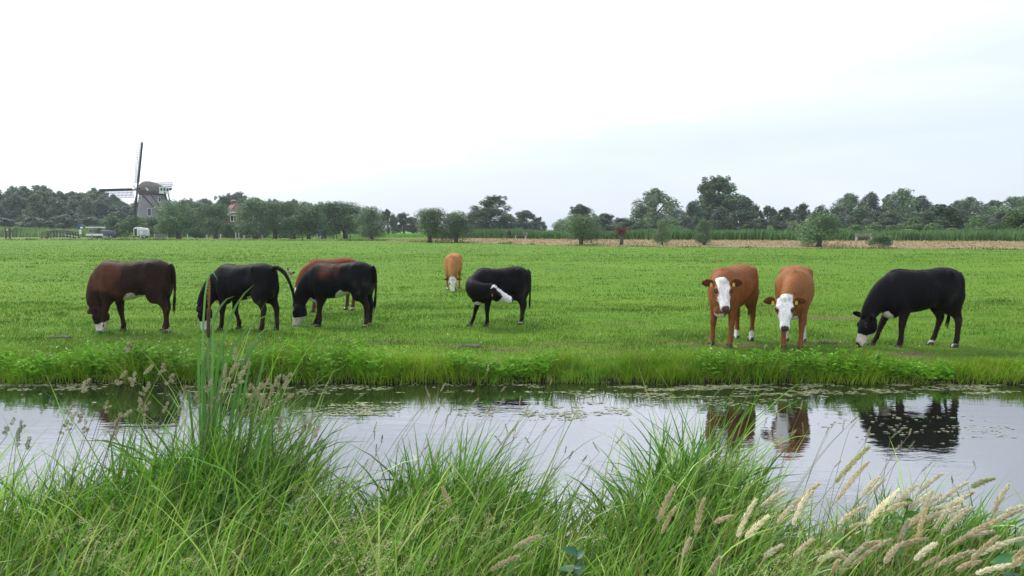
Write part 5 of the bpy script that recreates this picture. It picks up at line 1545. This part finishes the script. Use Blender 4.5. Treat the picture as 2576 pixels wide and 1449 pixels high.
for (px, top, w, Y) in [(10, 548, 70, 212), (90, 545, 80, 212), (160, 540, 80, 213), (225, 545, 70, 214), (300, 530, 70, 214), (-60, 548, 80, 212)]:
    tree('tall', px, top, w, Y, 'lower bushy tree along the front of the dense wood', 'front trees of the dense wood')
tree('willowbush', 40, 569, 36, 180, 'small pale bush in front of the dense wood')
tree('willowbush', 272, 545, 60, 190, 'pale grey bush between the dense wood and the windmill hedge')
# hedge in front of the mill
for (px, top, w, Y, lab) in [(290, 542, 70, 168, 'round dark green hedge bush at the end nearest the parked car'), (335, 540, 80, 166, 'bright green hedge bush before the mill body'), (385, 546, 76, 165, 'dark green hedge bush between the bright one and the large willow'), (420, 548, 66, 163, 'hedge bush tucked under the large willow'),
                             (245, 572, 60, 166, 'low grey green bush beside the carport'), (490, 560, 70, 160, 'hedge bush between the two willows by the mill'), (600, 562, 70, 158, 'bright green bush below the red roofed house'), (655, 575, 60, 158, 'bush behind the first lane willows next to the house'), (720, 578, 80, 160, 'dark bush behind the middle lane willows'), (570, 560, 50, 156, 'bush at the foot of the house wall')]:
    tree('green', px, top, w, Y, lab)
tree('bush', 648, 585, 22, 150, 'small yellow green bush under the lane willows')
# sapling tied to a stake
sp_ = tree('pollard', 1772, 553, 36, 88, 'young pale willow sapling with thin stem on the hay verge')
stk = at(1774, 600, 88)
o = MB().tube([(0, 0, -.1), (.02, 0, 1.9)], [.05, .04], 8).bar((-.22, 0, 1.82), (.1, 0, 1.82), .05, .05).build('tree_stake', M['wood_dark'])
o.location = (stk.x - .1, 87.6, float(gz(stk.x - .1, 87.6))); tag(o, 'dark wooden stake with crosspiece at the young sapling', 'stake')
# dead red-brown pollard
rs = np.random.RandomState(141)
dp = at(1563, 600, 90)
r = empty('dead_tree', (dp.x, 90, float(gz(dp.x, 90)))); tag(r, 'dead pollard stump with a reddish mop of dry twigs', 'tree')
link('trunk', limb_mesh([([(0, 0, -.1), (.05, 0, .6), (0, 0, 1.1), (0, 0, 1.35)], [.26, .2, .26, .2])]), r)
n = 700
V, F_, C = ribbons(np.tile((0, 0, 1.2), (n, 1)) + rs.normal(0, .12, (n, 3)), rs.uniform(.5, 1.1, n), rs.uniform(-3.1, 3.1, n), rs.uniform(.1, 1.1, n), rs.uniform(.2, 1.3, n), .03, 3, vary((.17, .07, .05), n, .25, rs), rs=rs)
link('twigs', fast_mesh('twigs', V, F_, C, M['straw']), r)

# ------------------------------------------------------------------ windmill
def ground_obj(name, px, Y, rz=0.0, dz=0.0):
    p = at(px, 600, Y)
    return empty(name, (p.x, Y, float(gz(p.x, Y)) + dz), rz)
mill = ground_obj('windmill', 387, 205)
tag(mill, 'dark polder windmill with thatched cap and four lattice sails', 'windmill')
fr = Vector((-0.956, 0.292, 0)).normalized()       # the sails look this way
sd_ = Vector((0.292, 0.956, 0)).normalized()
mz = mill.location.z
def mz_at(py): return at(387, py, 205).z - mz
zc0 = mz_at(487)                                  # foot of the cap
def ring8(r, z, n=16): return [Vector((r * math.cos(2 * math.pi * (k + .5) / n), r * math.sin(2 * math.pi * (k + .5) / n), z)) for k in range(n)]
b = MB(); b.rings([ring8(4.75, 0), ring8(4.35, 2.2), ring8(3.85, 5.0), ring8(3.4, 7.6), ring8(3.08, zc0 - .35)]); b.build('tower', M['mill_wall'], mill, True)
b = MB(); b.rings([ring8(3.2, zc0 - .36), ring8(3.3, zc0 - .3), ring8(3.3, zc0 - .02), ring8(3.2, zc0 + .02)]); b.build('cap_ring', M['wood_dark'], mill)
# cap: an upturned boat along the shaft direction
rows = []
for (t, hw, h, z0) in ((-3.75, .55, .9, .15), (-3.4, 1.45, 1.55, .05), (-2.4, 2.3, 2.15, 0), (-1.0, 2.9, 2.75, 0), (.6, 3.05, 3.15, 0), (1.9, 2.75, 3.2, 0), (2.8, 2.2, 2.75, 0), (3.35, 1.55, 2.1, 0.05), (3.6, .8, 1.3, .2)):
    c = fr * t + Vector((0, 0, zc0 + z0)); ring = []
    for k in range(13):
        a = math.pi * k / 12
        ring.append(c + sd_ * (hw * math.cos(a)) + Vector((0, 0, h * math.sin(a) ** .85)))
    ring += [c - sd_ * hw * .5 + Vector((0, 0, -.05)), c + sd_ * hw * .5 + Vector((0, 0, -.05))]
    rows.append(ring)
b = MB(); b.rings(rows); cap = b.build('cap', M['thatch'], mill, True)
# white glazed back of the cap
bk = -fr * 3.35
b = MB(); Mx = Matrix((sd_, -fr, Vector((0, 0, 1)))).transposed()
b.box(bk + Vector((0, 0, zc0 + .85)) + -fr * .35, (3.4, .12, 1.5), M=Mx); wb_ = b.build('rear_panel', M['white'], mill)
for k in (-1, 0, 1):
    MB().box(bk - fr * .43 + sd_ * k * 1.08 + Vector((0, 0, zc0 + .98)), (.72, .06, .72), M=Mx).build('pane', M['glass_dark'], wb_)
MB().box(bk - fr * .40 + Vector((0, 0, zc0 + .02)), (3.7, .3, .22), M=Mx).build('rear_sill', M['white'], mill)
# wind shaft, poll end and sails; the shaft tilts up a little towards the sails
ax = (fr + Vector((0, 0, .23))).normalized()
hub = fr * 4.35 + Vector((0, 0, mz_at(477)))
MB().tube([hub - ax * 1.6, hub + ax * .45], [.32, .34], 10).build('wind_shaft', M['black_paint'], mill, True)
upv = (Vector((0, 0, 1)) - ax * ax.z).normalized()
rgt = sd_
for k in range(4):
    ang = math.pi / 2 * k + R(4.0)
    d = (upv * math.cos(ang) - rgt * math.sin(ang)).normalized()       # k=0 up, 1 left, 2 down, 3 right
    tr = (upv * math.cos(ang + math.pi / 2) - rgt * math.sin(ang + math.pi / 2)).normalized()   # trailing side
    root = hub + ax * (.12 if k % 2 else .32)
    L_ = 12.3
    sail = MB().bar(root - d * .1, root + d * L_, .34, .30, ax).build('sail', M['black_paint'], mill)
    # narrow leading boards on the other side of the spar
    b = MB(); b.bar(root + d * 2.0 - tr * .28, root + d * (L_ - .15) - tr * .28, .34, .05, ax); b.build('leading_board', M['wood_dark'], sail)
    b = MB(); W_ = 1.9; nb = 24
    tw = lambda s: tr * math.cos(.32 - .22 * s) - ax * math.sin(.32 - .22 * s)
    for i in range(nb + 1):
        s = i / nb; p0 = root + d * (1.9 + s * (L_ - 2.05))
        b.bar(p0, p0 + tw(s) * W_, .085, .06, ax)
    for j in (.34, .67, 1.0):
        for i in range(6):
            s0, s1 = i / 6, (i + 1) / 6
            b.bar(root + d * (1.9 + s0 * (L_ - 2.05)) + tw(s0) * W_ * j, root + d * (1.9 + s1 * (L_ - 2.05)) + tw(s1) * W_ * j, .075, .06, ax)
    lt = b.build('lattice', M['lattice'], sail); lt['kind'] = 'stuff'
# tail poles
tail_end = -fr * 7.0 + Vector((0, 0, 1.6))
def beam(name, a, b_, w, m): MB().bar(a, b_, w).build(name, m, mill)
beam('tail_pole', -fr * 3.7 + Vector((0, 0, zc0 + .3)), tail_end, .34, M['black_paint'])
for s in (-1, 1):
    c0 = fr * 1.4 + sd_ * s * 4.3 + Vector((0, 0, zc0 + 1.35)); 
    beam('long_brace', c0, tail_end + sd_ * s * .3, .22, M['black_paint'])
    c1 = -fr * 1.6 + sd_ * s * 3.6 + Vector((0, 0, zc0 + .9))
    beam('short_brace', c1, tail_end + sd_ * s * .25 + Vector((0, 0, .5)), .20, M['black_paint'])
    MB().bar(c0 + (c0 - tail_end).normalized() * -.4, c0 + (c0 - tail_end).normalized() * .7, .3).build('brace_end', M['white'], mill)
    MB().bar(c1 + (c1 - tail_end).normalized() * -.4, c1 + (c1 - tail_end).normalized() * .5, .28).build('brace_end', M['white'], mill)
MB().bar(fr * 1.4 - sd_ * 4.4 + Vector((0, 0, zc0 + 1.2)), fr * 1.4 + sd_ * 4.4 + Vector((0, 0, zc0 + 1.2)), .3).build('cross_beam', M['black_paint'], mill)
MB().bar(-fr * 3.6 + Vector((0, 0, zc0 + 1.5)), -fr * 6.4 + sd_ * .5 + Vector((0, 0, zc0 + 2.1)), .1).build('luff_pole', M['wood_grey'], mill)
def tower_r(z): return np.interp(z, [0, 2.2, 5, 7.6, zc0], [4.75, 4.35, 3.85, 3.4, 3.08])
for (px, py0, py1, dxm, w_, lab) in [(367, 494, 507, 0, .55, 'yellow'), (409, 497, 508, 0, .5, 'red'), (391, 526, 543, 0, .8, 'white')]:
    z0_, z1_ = mz_at(py1), mz_at(py0); p = at(px, 500, 205); lx = p.x - mill.location.x
    rr = float(tower_r((z0_ + z1_) / 2)); ly = -math.sqrt(max(.1, rr * rr - lx * lx)); a = math.atan2(ly, lx) + math.pi / 2
    cpt = Vector((lx, ly, (z0_ + z1_) / 2))
    wn = MB().box(cpt, (w_ + .14, .25, z1_ - z0_ + .14), a).build('window', M['white'], mill)
    MB().box(cpt + Vector((math.cos(a - math.pi / 2), math.sin(a - math.pi / 2), 0)) * .1, (w_, .12, z1_ - z0_), a).build('pane', M['glass_dark'], wn)

# ------------------------------------------------------------------ brick house with half-hipped roof
hs = ground_obj('brick_house', 590, 172, R(28)); tag(hs, 'red brick house with half hipped tiled roof and white bargeboards', 'house')
hz_ = at(590, 515, 172).z - hs.location.z
Wd, Ln, ev = 4.4, 5.0, 2.0
rg = hz_; hipz = rg - 1.7
g = Wd * (1 - (hipz - ev) / (rg - ev))
b = MB(); b.prism([(-Wd, 0), (Wd, 0), (Wd, ev), (g, hipz), (-g, hipz), (-Wd, ev)], -Ln, Ln); b.build('wall', M['brick'], hs)
t = .16
def roof_face(pts):
    n = (Vector(pts[1]) - Vector(pts[0])).cross(Vector(pts[2]) - Vector(pts[0])).normalized()
    if n.z < 0: n = -n
    b = MB(); q = [Vector(p) + n * .02 for p in pts] + [Vector(p) + n * (.02 + t) for p in pts]; m = len(pts)
    b.add(q, [tuple(range(m)), tuple(range(m, 2 * m))] + [(k, (k + 1) % m, m + (k + 1) % m, m + k) for k in range(m)])
    return b.build('roof', M['rooftile'], hs)
o_ = .35; yr = Ln + o_ - 1.7
ex, ez = Wd + .35, ev - .35 * (rg - ev) / Wd
for s in (-1, 1):
    roof_face([(s * ex, -Ln - o_, ez), (s * ex, Ln + o_, ez), (s * g, Ln + o_, hipz), (0, yr, rg), (0, -yr, rg), (s * g, -Ln - o_, hipz)])
    roof_face([(-g, s * (Ln + o_ + .02), hipz), (g, s * (Ln + o_ + .02), hipz), (0, s * yr, rg)])
    for q in (-1, 1):
        MB().bar((q * ex, s * (Ln + o_ + .04), ez + .02), (q * g, s * (Ln + o_ + .04), hipz + .02), .12, .34).build('bargeboard', M['white'], hs)
    MB().bar((-g, s * (Ln + o_ + .06), hipz - .02), (g, s * (Ln + o_ + .06), hipz - .02), .14, .3).build('bargeboard', M['white'], hs)
MB().box((0, 0, rg + .35), (.7, .7, 1.1)).build('chimney', M['brick'], hs)
MB().box((0, 0, rg + .95), (.9, .9, .12)).build('chimney_cap', M['white'], hs)
w_ = MB().box((-.9, -Ln - .03, hipz - 1.25), (1.3, .14, 1.4)).build('window', M['white'], hs)
for q in (-1, 1): MB().box((-.9 + q * .3, -Ln - .08, hipz - 1.25), (.48, .1, 1.15)).build('pane', M['glass_dark'], w_)
# dormer on the right-hand slope
dm = MB(); dm.prism([(Wd * .35, hipz - .6), (Wd * .98, hipz - 1.9), (Wd * .98, hipz - .9)], -1.4, 1.4); dm.build('dormer', M['white'], hs)
MB().bar((Wd * .28, 0, hipz - .45), (Wd * 1.04, 0, hipz - .8), 3.1, .14).build('dormer_roof', M['rooftile'], hs)

# ------------------------------------------------------------------ small things at the lane
def wheel(parent, c, r, w, axis=(0, 1, 0)):
    c = Vector(c); a = Vector(axis) * w / 2
    wl = MB().tube([c - a, c - a * .8, c + a * .8, c + a], [r * .92, r, r, r * .92], 18).build('wheel', M['rubber'], parent, False)
    MB().tube([c - a * 1.06, c + a * 1.06], [r * .6, r * .6], 14).build('rim', M['silver'], wl)
car = ground_obj('parked_car', 266, 158, R(183)); tag(car, 'dark blue estate car parked beside the hedge', 'car')
b = MB(); b.prism([(-2.1, .35), (2.05, .35), (2.15, .55), (2.1, .80), (1.15, .95), (-2.0, .98), (-2.18, .8), (-2.2, .5)], -.86, .86); b.build('body', M['car_blue'], car, False, .07, 3)
b = MB()
low = [(1.15, .93), (-1.98, .96)]; 
P8 = [Vector((1.2, s * .82, .93)) for s in (-1, 1)] + [Vector((-2.02, s * .82, .96)) for s in (1, -1)] + [Vector((.45, s * .66, 1.46)) for s in (-1, 1)] + [Vector((-1.75, s * .66, 1.47)) for s in (1, -1)]
b.add(P8, [(0, 1, 2, 3), (4, 5, 6, 7), (0, 1, 5, 4), (1, 2, 6, 5), (2, 3, 7, 6), (3, 0, 4, 7)]); b.build('cabin', M['glass_dark'], car, False, .04, 2)
b = MB(); b.box((-.65, 0, 1.475), (2.25, 1.34, .06)); b.build('roof', M['silver'], car, False, .02)
for x_ in (.52, -.55, -1.75):
    for s in (-1, 1): MB().bar((x_ + (.62 if x_ > 0 else -.02), s * .828, .95), (x_, s * .672, 1.47), .06).build('pillar', M['car_blue'], car)
for s in (-1, 1):
    MB().ellipsoid((2.08, s * .62, .70), (.08, .2, .09), 10, 6).build('headlight', M['white'], car, True)
    MB().box((-2.17, s * .7, .78), (.08, .2, .22)).build('tail_light', M['tail_red'] if 'tail_red' in M else M['rooftile'], car, False, .02)
    for x_ in (1.35, -1.35): wheel(car, (x_, s * .80, .31), .31, .2)
tr = ground_obj('trailer', 238, 155, R(2)); tag(tr, 'low open trailer with pale sides behind the parked car', 'trailer')
MB().box((0, 0, .48), (2.6, 1.4, .08)).build('deck', M['wood_grey'], tr)
for s in (-1, 1):
    MB().box((0, s * .7, .70), (2.6, .05, .38)).build('side', M['white'], tr); MB().bar((-1.3, s * .7, 1.08), (.3, s * .7, 1.08), .05).build('rail', M['steel'], tr)
    for x_ in (-1.28, -.5, .28): MB().bar((x_, s * .7, .85), (x_, s * .7, 1.1), .05).build('rail_post', M['steel'], tr)
    wheel(tr, (-.1, s * .82, .30), .30, .18)
MB().bar((1.3, 0, .46), (2.5, 0, .42), .1).build('drawbar', M['steel'], tr)
MB().bar((2.4, 0, .42), (2.4, 0, -.02), .08).build('jockey_leg', M['steel'], tr)
# horse trailer
ht = ground_obj('horse_trailer', 357, 156, R(12)); tag(ht, 'white horse trailer with rounded roof standing before the hedge', 'horse trailer')
prof = [(-1.35, .45), (1.35, .45), (1.4, 1.6)] + [(1.35 * math.cos(a), 1.65 + .62 * math.sin(a)) for a in [math.pi * k / 12 for k in range(1, 12)]] + [(-1.4, 1.6)]
b = MB(); b.prism([(-1.3, .45), (1.3, .45), (1.3, 1.7), (1.05, 1.95), (-.6, 2.2), (-1.1, 2.12), (-1.3, 1.9)], -.85, .85); b.build('body', M['white'], ht, False, .12, 3)
b = MB(); b.box((.35, -.87, 1.05), (1.6, .05, 1.1)); b.build('side_panel', M['silver'], ht)
for x_ in (-.9,): MB().box((x_, -.88, 1.2), (.5, .05, 1.3)).build('door', M['glass_dark'], ht)
MB().box((-.9, -.885, 1.72), (.42, .05, .3)).build('window', M['glass_dark'], ht)
for x_ in (0.0, .65): 
    for s in (-1, 1): wheel(ht, (x_, s * .9, .32), .32, .18)
MB().bar((-1.2, 0, .5), (-2.3, 0, .45), .1).build('drawbar', M['steel'], ht); MB().bar((-2.2, 0, .45), (-2.2, 0, -.02), .07).build('jockey_leg', M['steel'], ht)
# signpost
sg = ground_obj('signpost', 203, 150); tag(sg, 'signpost with blue plate and white plates by the arched bridge', 'signpost')
H_ = at(203, 567, 150).z - sg.location.z
MB().tube([(0, 0, -.1), (0, 0, H_)], .05, 8).build('pole', M['steel'], sg, True)
MB().tube([(0, -.06, H_ - .3), (0, -.09, H_ - .3)], .38, 18).build('blue_plate', M['sign_blue'], sg)
MB().box((-.28, -.07, H_ - .55), (.5, .04, .3)).build('direction_plate', M['sign_blue'], sg); MB().box((.28, -.08, H_ - .42), (.5, .04, .3)).build('direction_plate', M['white'], sg)
MB().box((0, -.08, H_ - 1.0), (.5, .04, .34)).build('white_plate', M['white'], sg); MB().box((0, -.08, H_ - 1.45), (.42, .04, .42)).build('white_plate', M['white'], sg)
s2 = ground_obj('road_sign', 355, 149); tag(s2, 'small round white sign on a leaning pole before the horse trailer', 'sign')
MB().tube([(-.15, 0, -.1), (.08, 0, 1.35)], .045, 8).build('pole', M['white'], s2, True); MB().tube([(.08, -.04, 1.3), (.08, -.08, 1.3)], .22, 16).build('plate', M['white'], s2)
# arched footbridge
br = ground_obj('footbridge', 152, 150, R(0)); tag(br, 'arched wooden footbridge with railings by the signpost', 'bridge')
Lb = 6.2
arc = lambda x: .30 + .42 * (1 - (2 * x / Lb) ** 2)
for k in range(12):
    x0_, x1_ = -Lb / 2 + Lb * k / 12, -Lb / 2 + Lb * (k + 1) / 12
    MB().bar((x0_, 0, arc(x0_)), (x1_ - .03, 0, arc(x1_)), 1.6, .12).build('plank', M['wood_grey'], br)
for s in (-1, 1):
    for k in range(11):
        x_ = -Lb / 2 + .15 + (Lb - .3) * k / 10
        MB().bar((x_, s * .85, arc(x_) - .45), (x_, s * .85, arc(x_) + .85), .11).build('post', M['wood_dark'], br)
    for hh in (.8, .42):
        for k in range(10):
            x0_, x1_ = -Lb / 2 + .15 + (Lb - .3) * k / 10, -Lb / 2 + .15 + (Lb - .3) * (k + 1) / 10
            MB().bar((x0_, s * .85, arc(x0_) + hh), (x1_, s * .85, arc(x1_) + hh), .09, .11).build('rail', M['wood_dark'], br)
    MB().bar((-Lb / 2, s * .7, -.3), (-Lb / 2, s * .7, arc(-Lb / 2)), .2).build('abutment', M['wood_dark'], br); MB().bar((Lb / 2, s * .7, -.3), (Lb / 2, s * .7, arc(Lb / 2)), .2).build('abutment', M['wood_dark'], br)
# carport roof behind the trailer
cp = ground_obj('carport', 252, 172); tag(cp, 'open carport with flat white roof half hidden by bushes', 'carport')
zc = at(252, 572, 172).z - cp.location.z
MB().box((0, 0, zc), (4.6, 3.0, .22)).build('roof', M['white'], cp)
MB().box((1.6, -1.2, zc * .5), (1.2, .15, zc * .96)).build('wall', M['wood_pale'], cp)
for x_ in (-2.1, 2.1):
    for y_ in (-1.3, 1.3): MB().bar((x_, y_, -.1), (x_, y_, zc - .1), .12).build('post', M['wood_dark'], cp)
# wire fence and gate posts at the left
fc = ground_obj('wire_fence', 80, 148); tag(fc, 'thin wire fence between the gateposts and the footbridge', 'fence')
for k in range(14):
    MB().tube([(-10 + k * 1.25, 0, -.1), (-10 + k * 1.25, 0, 1.15)], .035, 6).build('post', M['wood_pale'] if k % 3 == 0 else M['steel'], fc)
for z_ in (.4, .75, 1.1): MB().bar((-10, -.04, z_), (6.25, -.04, z_), .018).build('wire', M['steel'], fc)
for (px, lab) in ((15, 'tall dark gatepost with pale box at the wire fence'), (25, 'tall dark gatepost nearer the footbridge')):
    o = ground_obj('gatepost', px, 146); o_m = MB().bar((0, 0, -.1), (0, 0, 2.05), .22); o_m.build('post', M['wood_dark'], o); tag(o, lab, 'gatepost')
    if px == 15: MB().box((.35, -.05, 1.75), (.4, .2, .3)).build('box', M['silver'], o)
# pale fence posts along the lane
for i, (px, hh) in enumerate([(472, 1.0), (521, .9), (555, 1.0), (594, 1.3), (601, 1.25), (613, .8), (616, .8), (660, .8), (705, .7), (840, .9), (848, .8), (882, .7)]):
    p = at(px, 600, 140 if px < 900 else 130)
    o = MB().bar((0, 0, -.1), (rnd.uniform(-.06, .06), 0, hh), .16).build('fence_post', M['wood_pale'] if px < 700 else M['wood_dark'])
    o.location = (p.x, p.y, float(gz(p.x, p.y))); tag(o, 'short weathered post on the verge under the willows', 'post', 'posts under the willows')
wf = ground_obj('farm_gate', 405, 149); tag(wf, 'low pale field gate between horse trailer and large willow', 'gate')
for x_ in (-1.2, 1.2): MB().bar((x_, 0, -.1), (x_, 0, 1.25 if x_ > 0 else .85), .14).build('post', M['wood_pale'], wf)
for z_ in (.3, .55, .8): MB().bar((-1.2, 0, z_), (1.2, 0, z_), .05, .08).build('rail', M['steel'], wf)
# benches and bin at the dike path
def bench(px, Y, rz, label, m):
    b_ = ground_obj('park_bench', px, Y, rz); tag(b_, label, 'bench')
    for s in (-1, 1):
        MB().bar((s * .85, .05, -.05), (s * .85, .05, .95), .12).build('leg', M['wood_pale'], b_); MB().bar((s * .85, -.38, -.05), (s * .85, -.38, .5), .12).build('leg', M['wood_pale'], b_)
    for y_ in (-.34, -.16): MB().bar((-1.0, y_, .48), (1.0, y_, .48), .15, .05).build('slat', m, b_)
    for z_ in (.66, .86): MB().bar((-1.0, .0, z_), (1.0, .0, z_), .05, .14).build('backrest_slat', m, b_)
bench(2172, 98.5, R(-12), 'wooden bench on the dike path before the scrub bushes', M['wood_grey'])
bench(1313, 121, R(-30), 'grey bench on the dike path beside the litter bin', M['wood_grey'])
o = ground_obj('litter_bin', 1281, 122); tag(o, 'dark litter bin on the dike path near the bench', 'bin')
MB().tube([(0, 0, 0), (0, 0, .55)], .07, 8).build('pole', M['wood_dark'], o); MB().tube([(0, 0, .45), (0, 0, .5), (0, 0, 1.15), (0, 0, 1.25)], [.2, .26, .28, .2], 14).build('drum', M['black_paint'], o)
o = ground_obj('low_bench', 752, 141); tag(o, 'low dark plank seat under the willows', 'bench')
MB().box((0, 0, .38), (1.6, .4, .1)).build('seat', M['wood_dark'], o)
for x_ in (-.65, .65): MB().box((x_, 0, .17), (.12, .35, .4)).build('leg', M['wood_dark'], o)

# ------------------------------------------------------------------ cyclist
bx = ground_obj('bicycle', 803, 139, math.pi); tag(bx, 'bicycle ridden along the lane under the willows', 'bicycle')
for x_ in (-.52, .52):
    c = Vector((x_, 0, .35))
    ring = [c + Vector((.335 * math.cos(a), 0, .335 * math.sin(a))) for a in [2 * math.pi * k / 24 for k in range(25)]]
    wl = MB().tube(ring, .022, 6).build('wheel', M['silver'], bx)
    b = MB(); [b.bar(c, c + Vector((.33 * math.cos(a), 0, .33 * math.sin(a))), .006) for a in [math.pi * k / 6 for k in range(12)]]; b.build('spoke_set', M['steel'], wl)
b = MB(); P_ = dict(r=(-.52, 0, .35), bb=(-.05, 0, .30), st=(-.2, 0, .82), hd=(.36, 0, .85), f=(.52, 0, .35), hb=(.32, 0, 1.05))
for q in (('r', 'bb'), ('r', 'st'), ('bb', 'st'), ('st', 'hd'), ('bb', 'hd'), ('hd', 'f'), ('hd', 'hb')): b.bar(P_[q[0]], P_[q[1]], .035)
b.build('frame', M['silver'], bx); MB().ellipsoid((-.24, 0, .92), (.14, .08, .05)).build('saddle', M['black_paint'], bx, True); MB().bar((.28, -.28, 1.08), (.28, .28, 1.08), .03).build('handlebar', M['steel'], bx)
MB().bar((-.2, 0, .8), (-.23, 0, .93), .03).build('seat_post', M['steel'], bx)
def skinned(parts, voxel, name, mat, parent, colour=None, it=4):
    b = MB()
    for pts, rad in parts: b.tube(pts, rad, 10)
    me0 = b.mesh('rough'); tmp = bpy.data.objects.new('rough', me0); col.objects.link(tmp)
    rm = tmp.modifiers.new('r', 'REMESH'); rm.mode = 'VOXEL'; rm.voxel_size = voxel
    sm = tmp.modifiers.new('s', 'SMOOTH'); sm.factor = .5; sm.iterations = it
    dg = bpy.context.evaluated_depsgraph_get(); dg.update()
    me = bpy.data.meshes.new_from_object(tmp.evaluated_get(dg)); bpy.data.objects.remove(tmp); bpy.data.meshes.remove(me0)
    n = len(me.vertices); V = np.zeros(n * 3, np.float32); me.vertices.foreach_get('co', V); V = V.reshape(-1, 3)
    if colour is not None:
        ca = me.color_attributes.new('Col', 'FLOAT_COLOR', 'POINT'); c4 = np.ones((n, 4), np.float32); c4[:, :3] = colour(V); ca.data.foreach_set('color', c4.ravel())
    me.polygons.foreach_set('use_smooth', np.ones(len(me.polygons), bool)); me.materials.clear(); me.materials.append(mat); me.name = name
    return link(name, me, parent)
def man_col(V):
    C = np.tile((.05, .09, .26), (len(V), 1)); C[V[:, 2] < .93] = (.02, .022, .04)
    C[V[:, 2] > 1.50] = (.45, .27, .2); C[V[:, 2] > 1.66] = (.09, .06, .04)
    C[(V[:, 0] > .24) & (V[:, 2] > .9) & (V[:, 2] < 1.2)] = (.42, .25, .18); C[V[:, 2] < .36] = (.05, .05, .05)
    return C
pn = empty('person', tuple(bx.location), math.pi); tag(pn, 'person in a blue jacket riding the bicycle along the lane', 'person')
parts = [([(-.24, 0, .95), (-.20, 0, 1.1), (-.10, 0, 1.3), (-.03, 0, 1.44)], [.16, .15, .17, .12]), ([(-.03, 0, 1.44), (0, 0, 1.54)], [.06, .055]), ([(.0, 0, 1.53), (.02, 0, 1.60), (.02, 0, 1.70), (.01, 0, 1.76)], [.05, .09, .10, .05])]
for s in (-1, 1):
    parts += [([(-.05, s * .17, 1.40), (.06, s * .21, 1.20), (.28, s * .22, 1.10)], [.06, .05, .035]), ([(.26, s * .22, 1.10), (.33, s * .22, 1.09)], [.035, .04]),
              ([(-.22, s * .09, .95), (.16, s * .10, .80 if s > 0 else .68), (.02 if s > 0 else -.02, s * .1, .42 if s > 0 else .22)], [.095, .07, .045]), ([(.0, s * .1, .40 if s > 0 else .20), (.14, s * .1, .37 if s > 0 else .17)], [.045, .04])]
skinned(parts, .02, 'body', M['coat'], pn, man_col)

# ------------------------------------------------------------------ goose on the pasture
gp = on_ground(731, 697)
gs = empty('goose', (gp.x, gp.y, float(gz(gp.x, gp.y)) + .005), R(150)); tag(gs, 'small grey brown goose standing on the pasture behind the raised tail', 'goose')
def goose_col(V):
    C = np.tile((.22, .17, .13), (len(V), 1)); C[V[:, 2] > .27] = (.06, .05, .045); C[(V[:, 0] < -.16)] = (.03, .025, .025); C[V[:, 2] < .15] = (.35, .3, .26)
    return C
skinned([([(-.24, 0, .20), (-.12, 0, .19), (0, 0, .185), (.09, 0, .205), (.13, 0, .23)], [.02, .06, .085, .075, .04]), ([(.10, 0, .22), (.13, 0, .28), (.125, 0, .34)], [.045, .028, .025]), ([(.11, 0, .355), (.135, 0, .36), (.19, 0, .35)], [.025, .034, .012]),
         ([(0, .04, .14), (.0, .04, .0)], [.018, .014]), ([(0, -.04, .14), (.0, -.04, .0)], [.018, .014]), ([(-.01, .04, .008), (.05, .04, .008)], [.016, .016]), ([(-.01, -.04, .008), (.05, -.04, .008)], [.016, .016])], .011, 'body', M['coat'], gs, goose_col, 2)
MB().tube([(.18, 0, .35), (.215, 0, .343)], [.012, .005], 8).build('beak', plain('beak', (.45, .2, .08), .5), gs, True)

# ------------------------------------------------------------------ summer haze
hb = MB().box((0, 1500, 12.0), (10400, 9600, 28.0)).build('haze', None)
m = bpy.data.materials.new('haze_air'); m.use_nodes = True
ns = m.node_tree.nodes; ns.clear()
ho = ns.new('ShaderNodeOutputMaterial'); hv = ns.new('ShaderNodeVolumePrincipled')
hv.inputs['Color'].default_value = (0.86, 0.92, 1.0, 1); hv.inputs['Density'].default_value = 0.0003; hv.inputs['Anisotropy'].default_value = 0.2
m.node_tree.links.new(hv.outputs[0], ho.inputs['Volume'])
hb.data.materials.append(m)
tag(hb, 'thin pale summer haze over the polder', 'haze', kind='stuff')
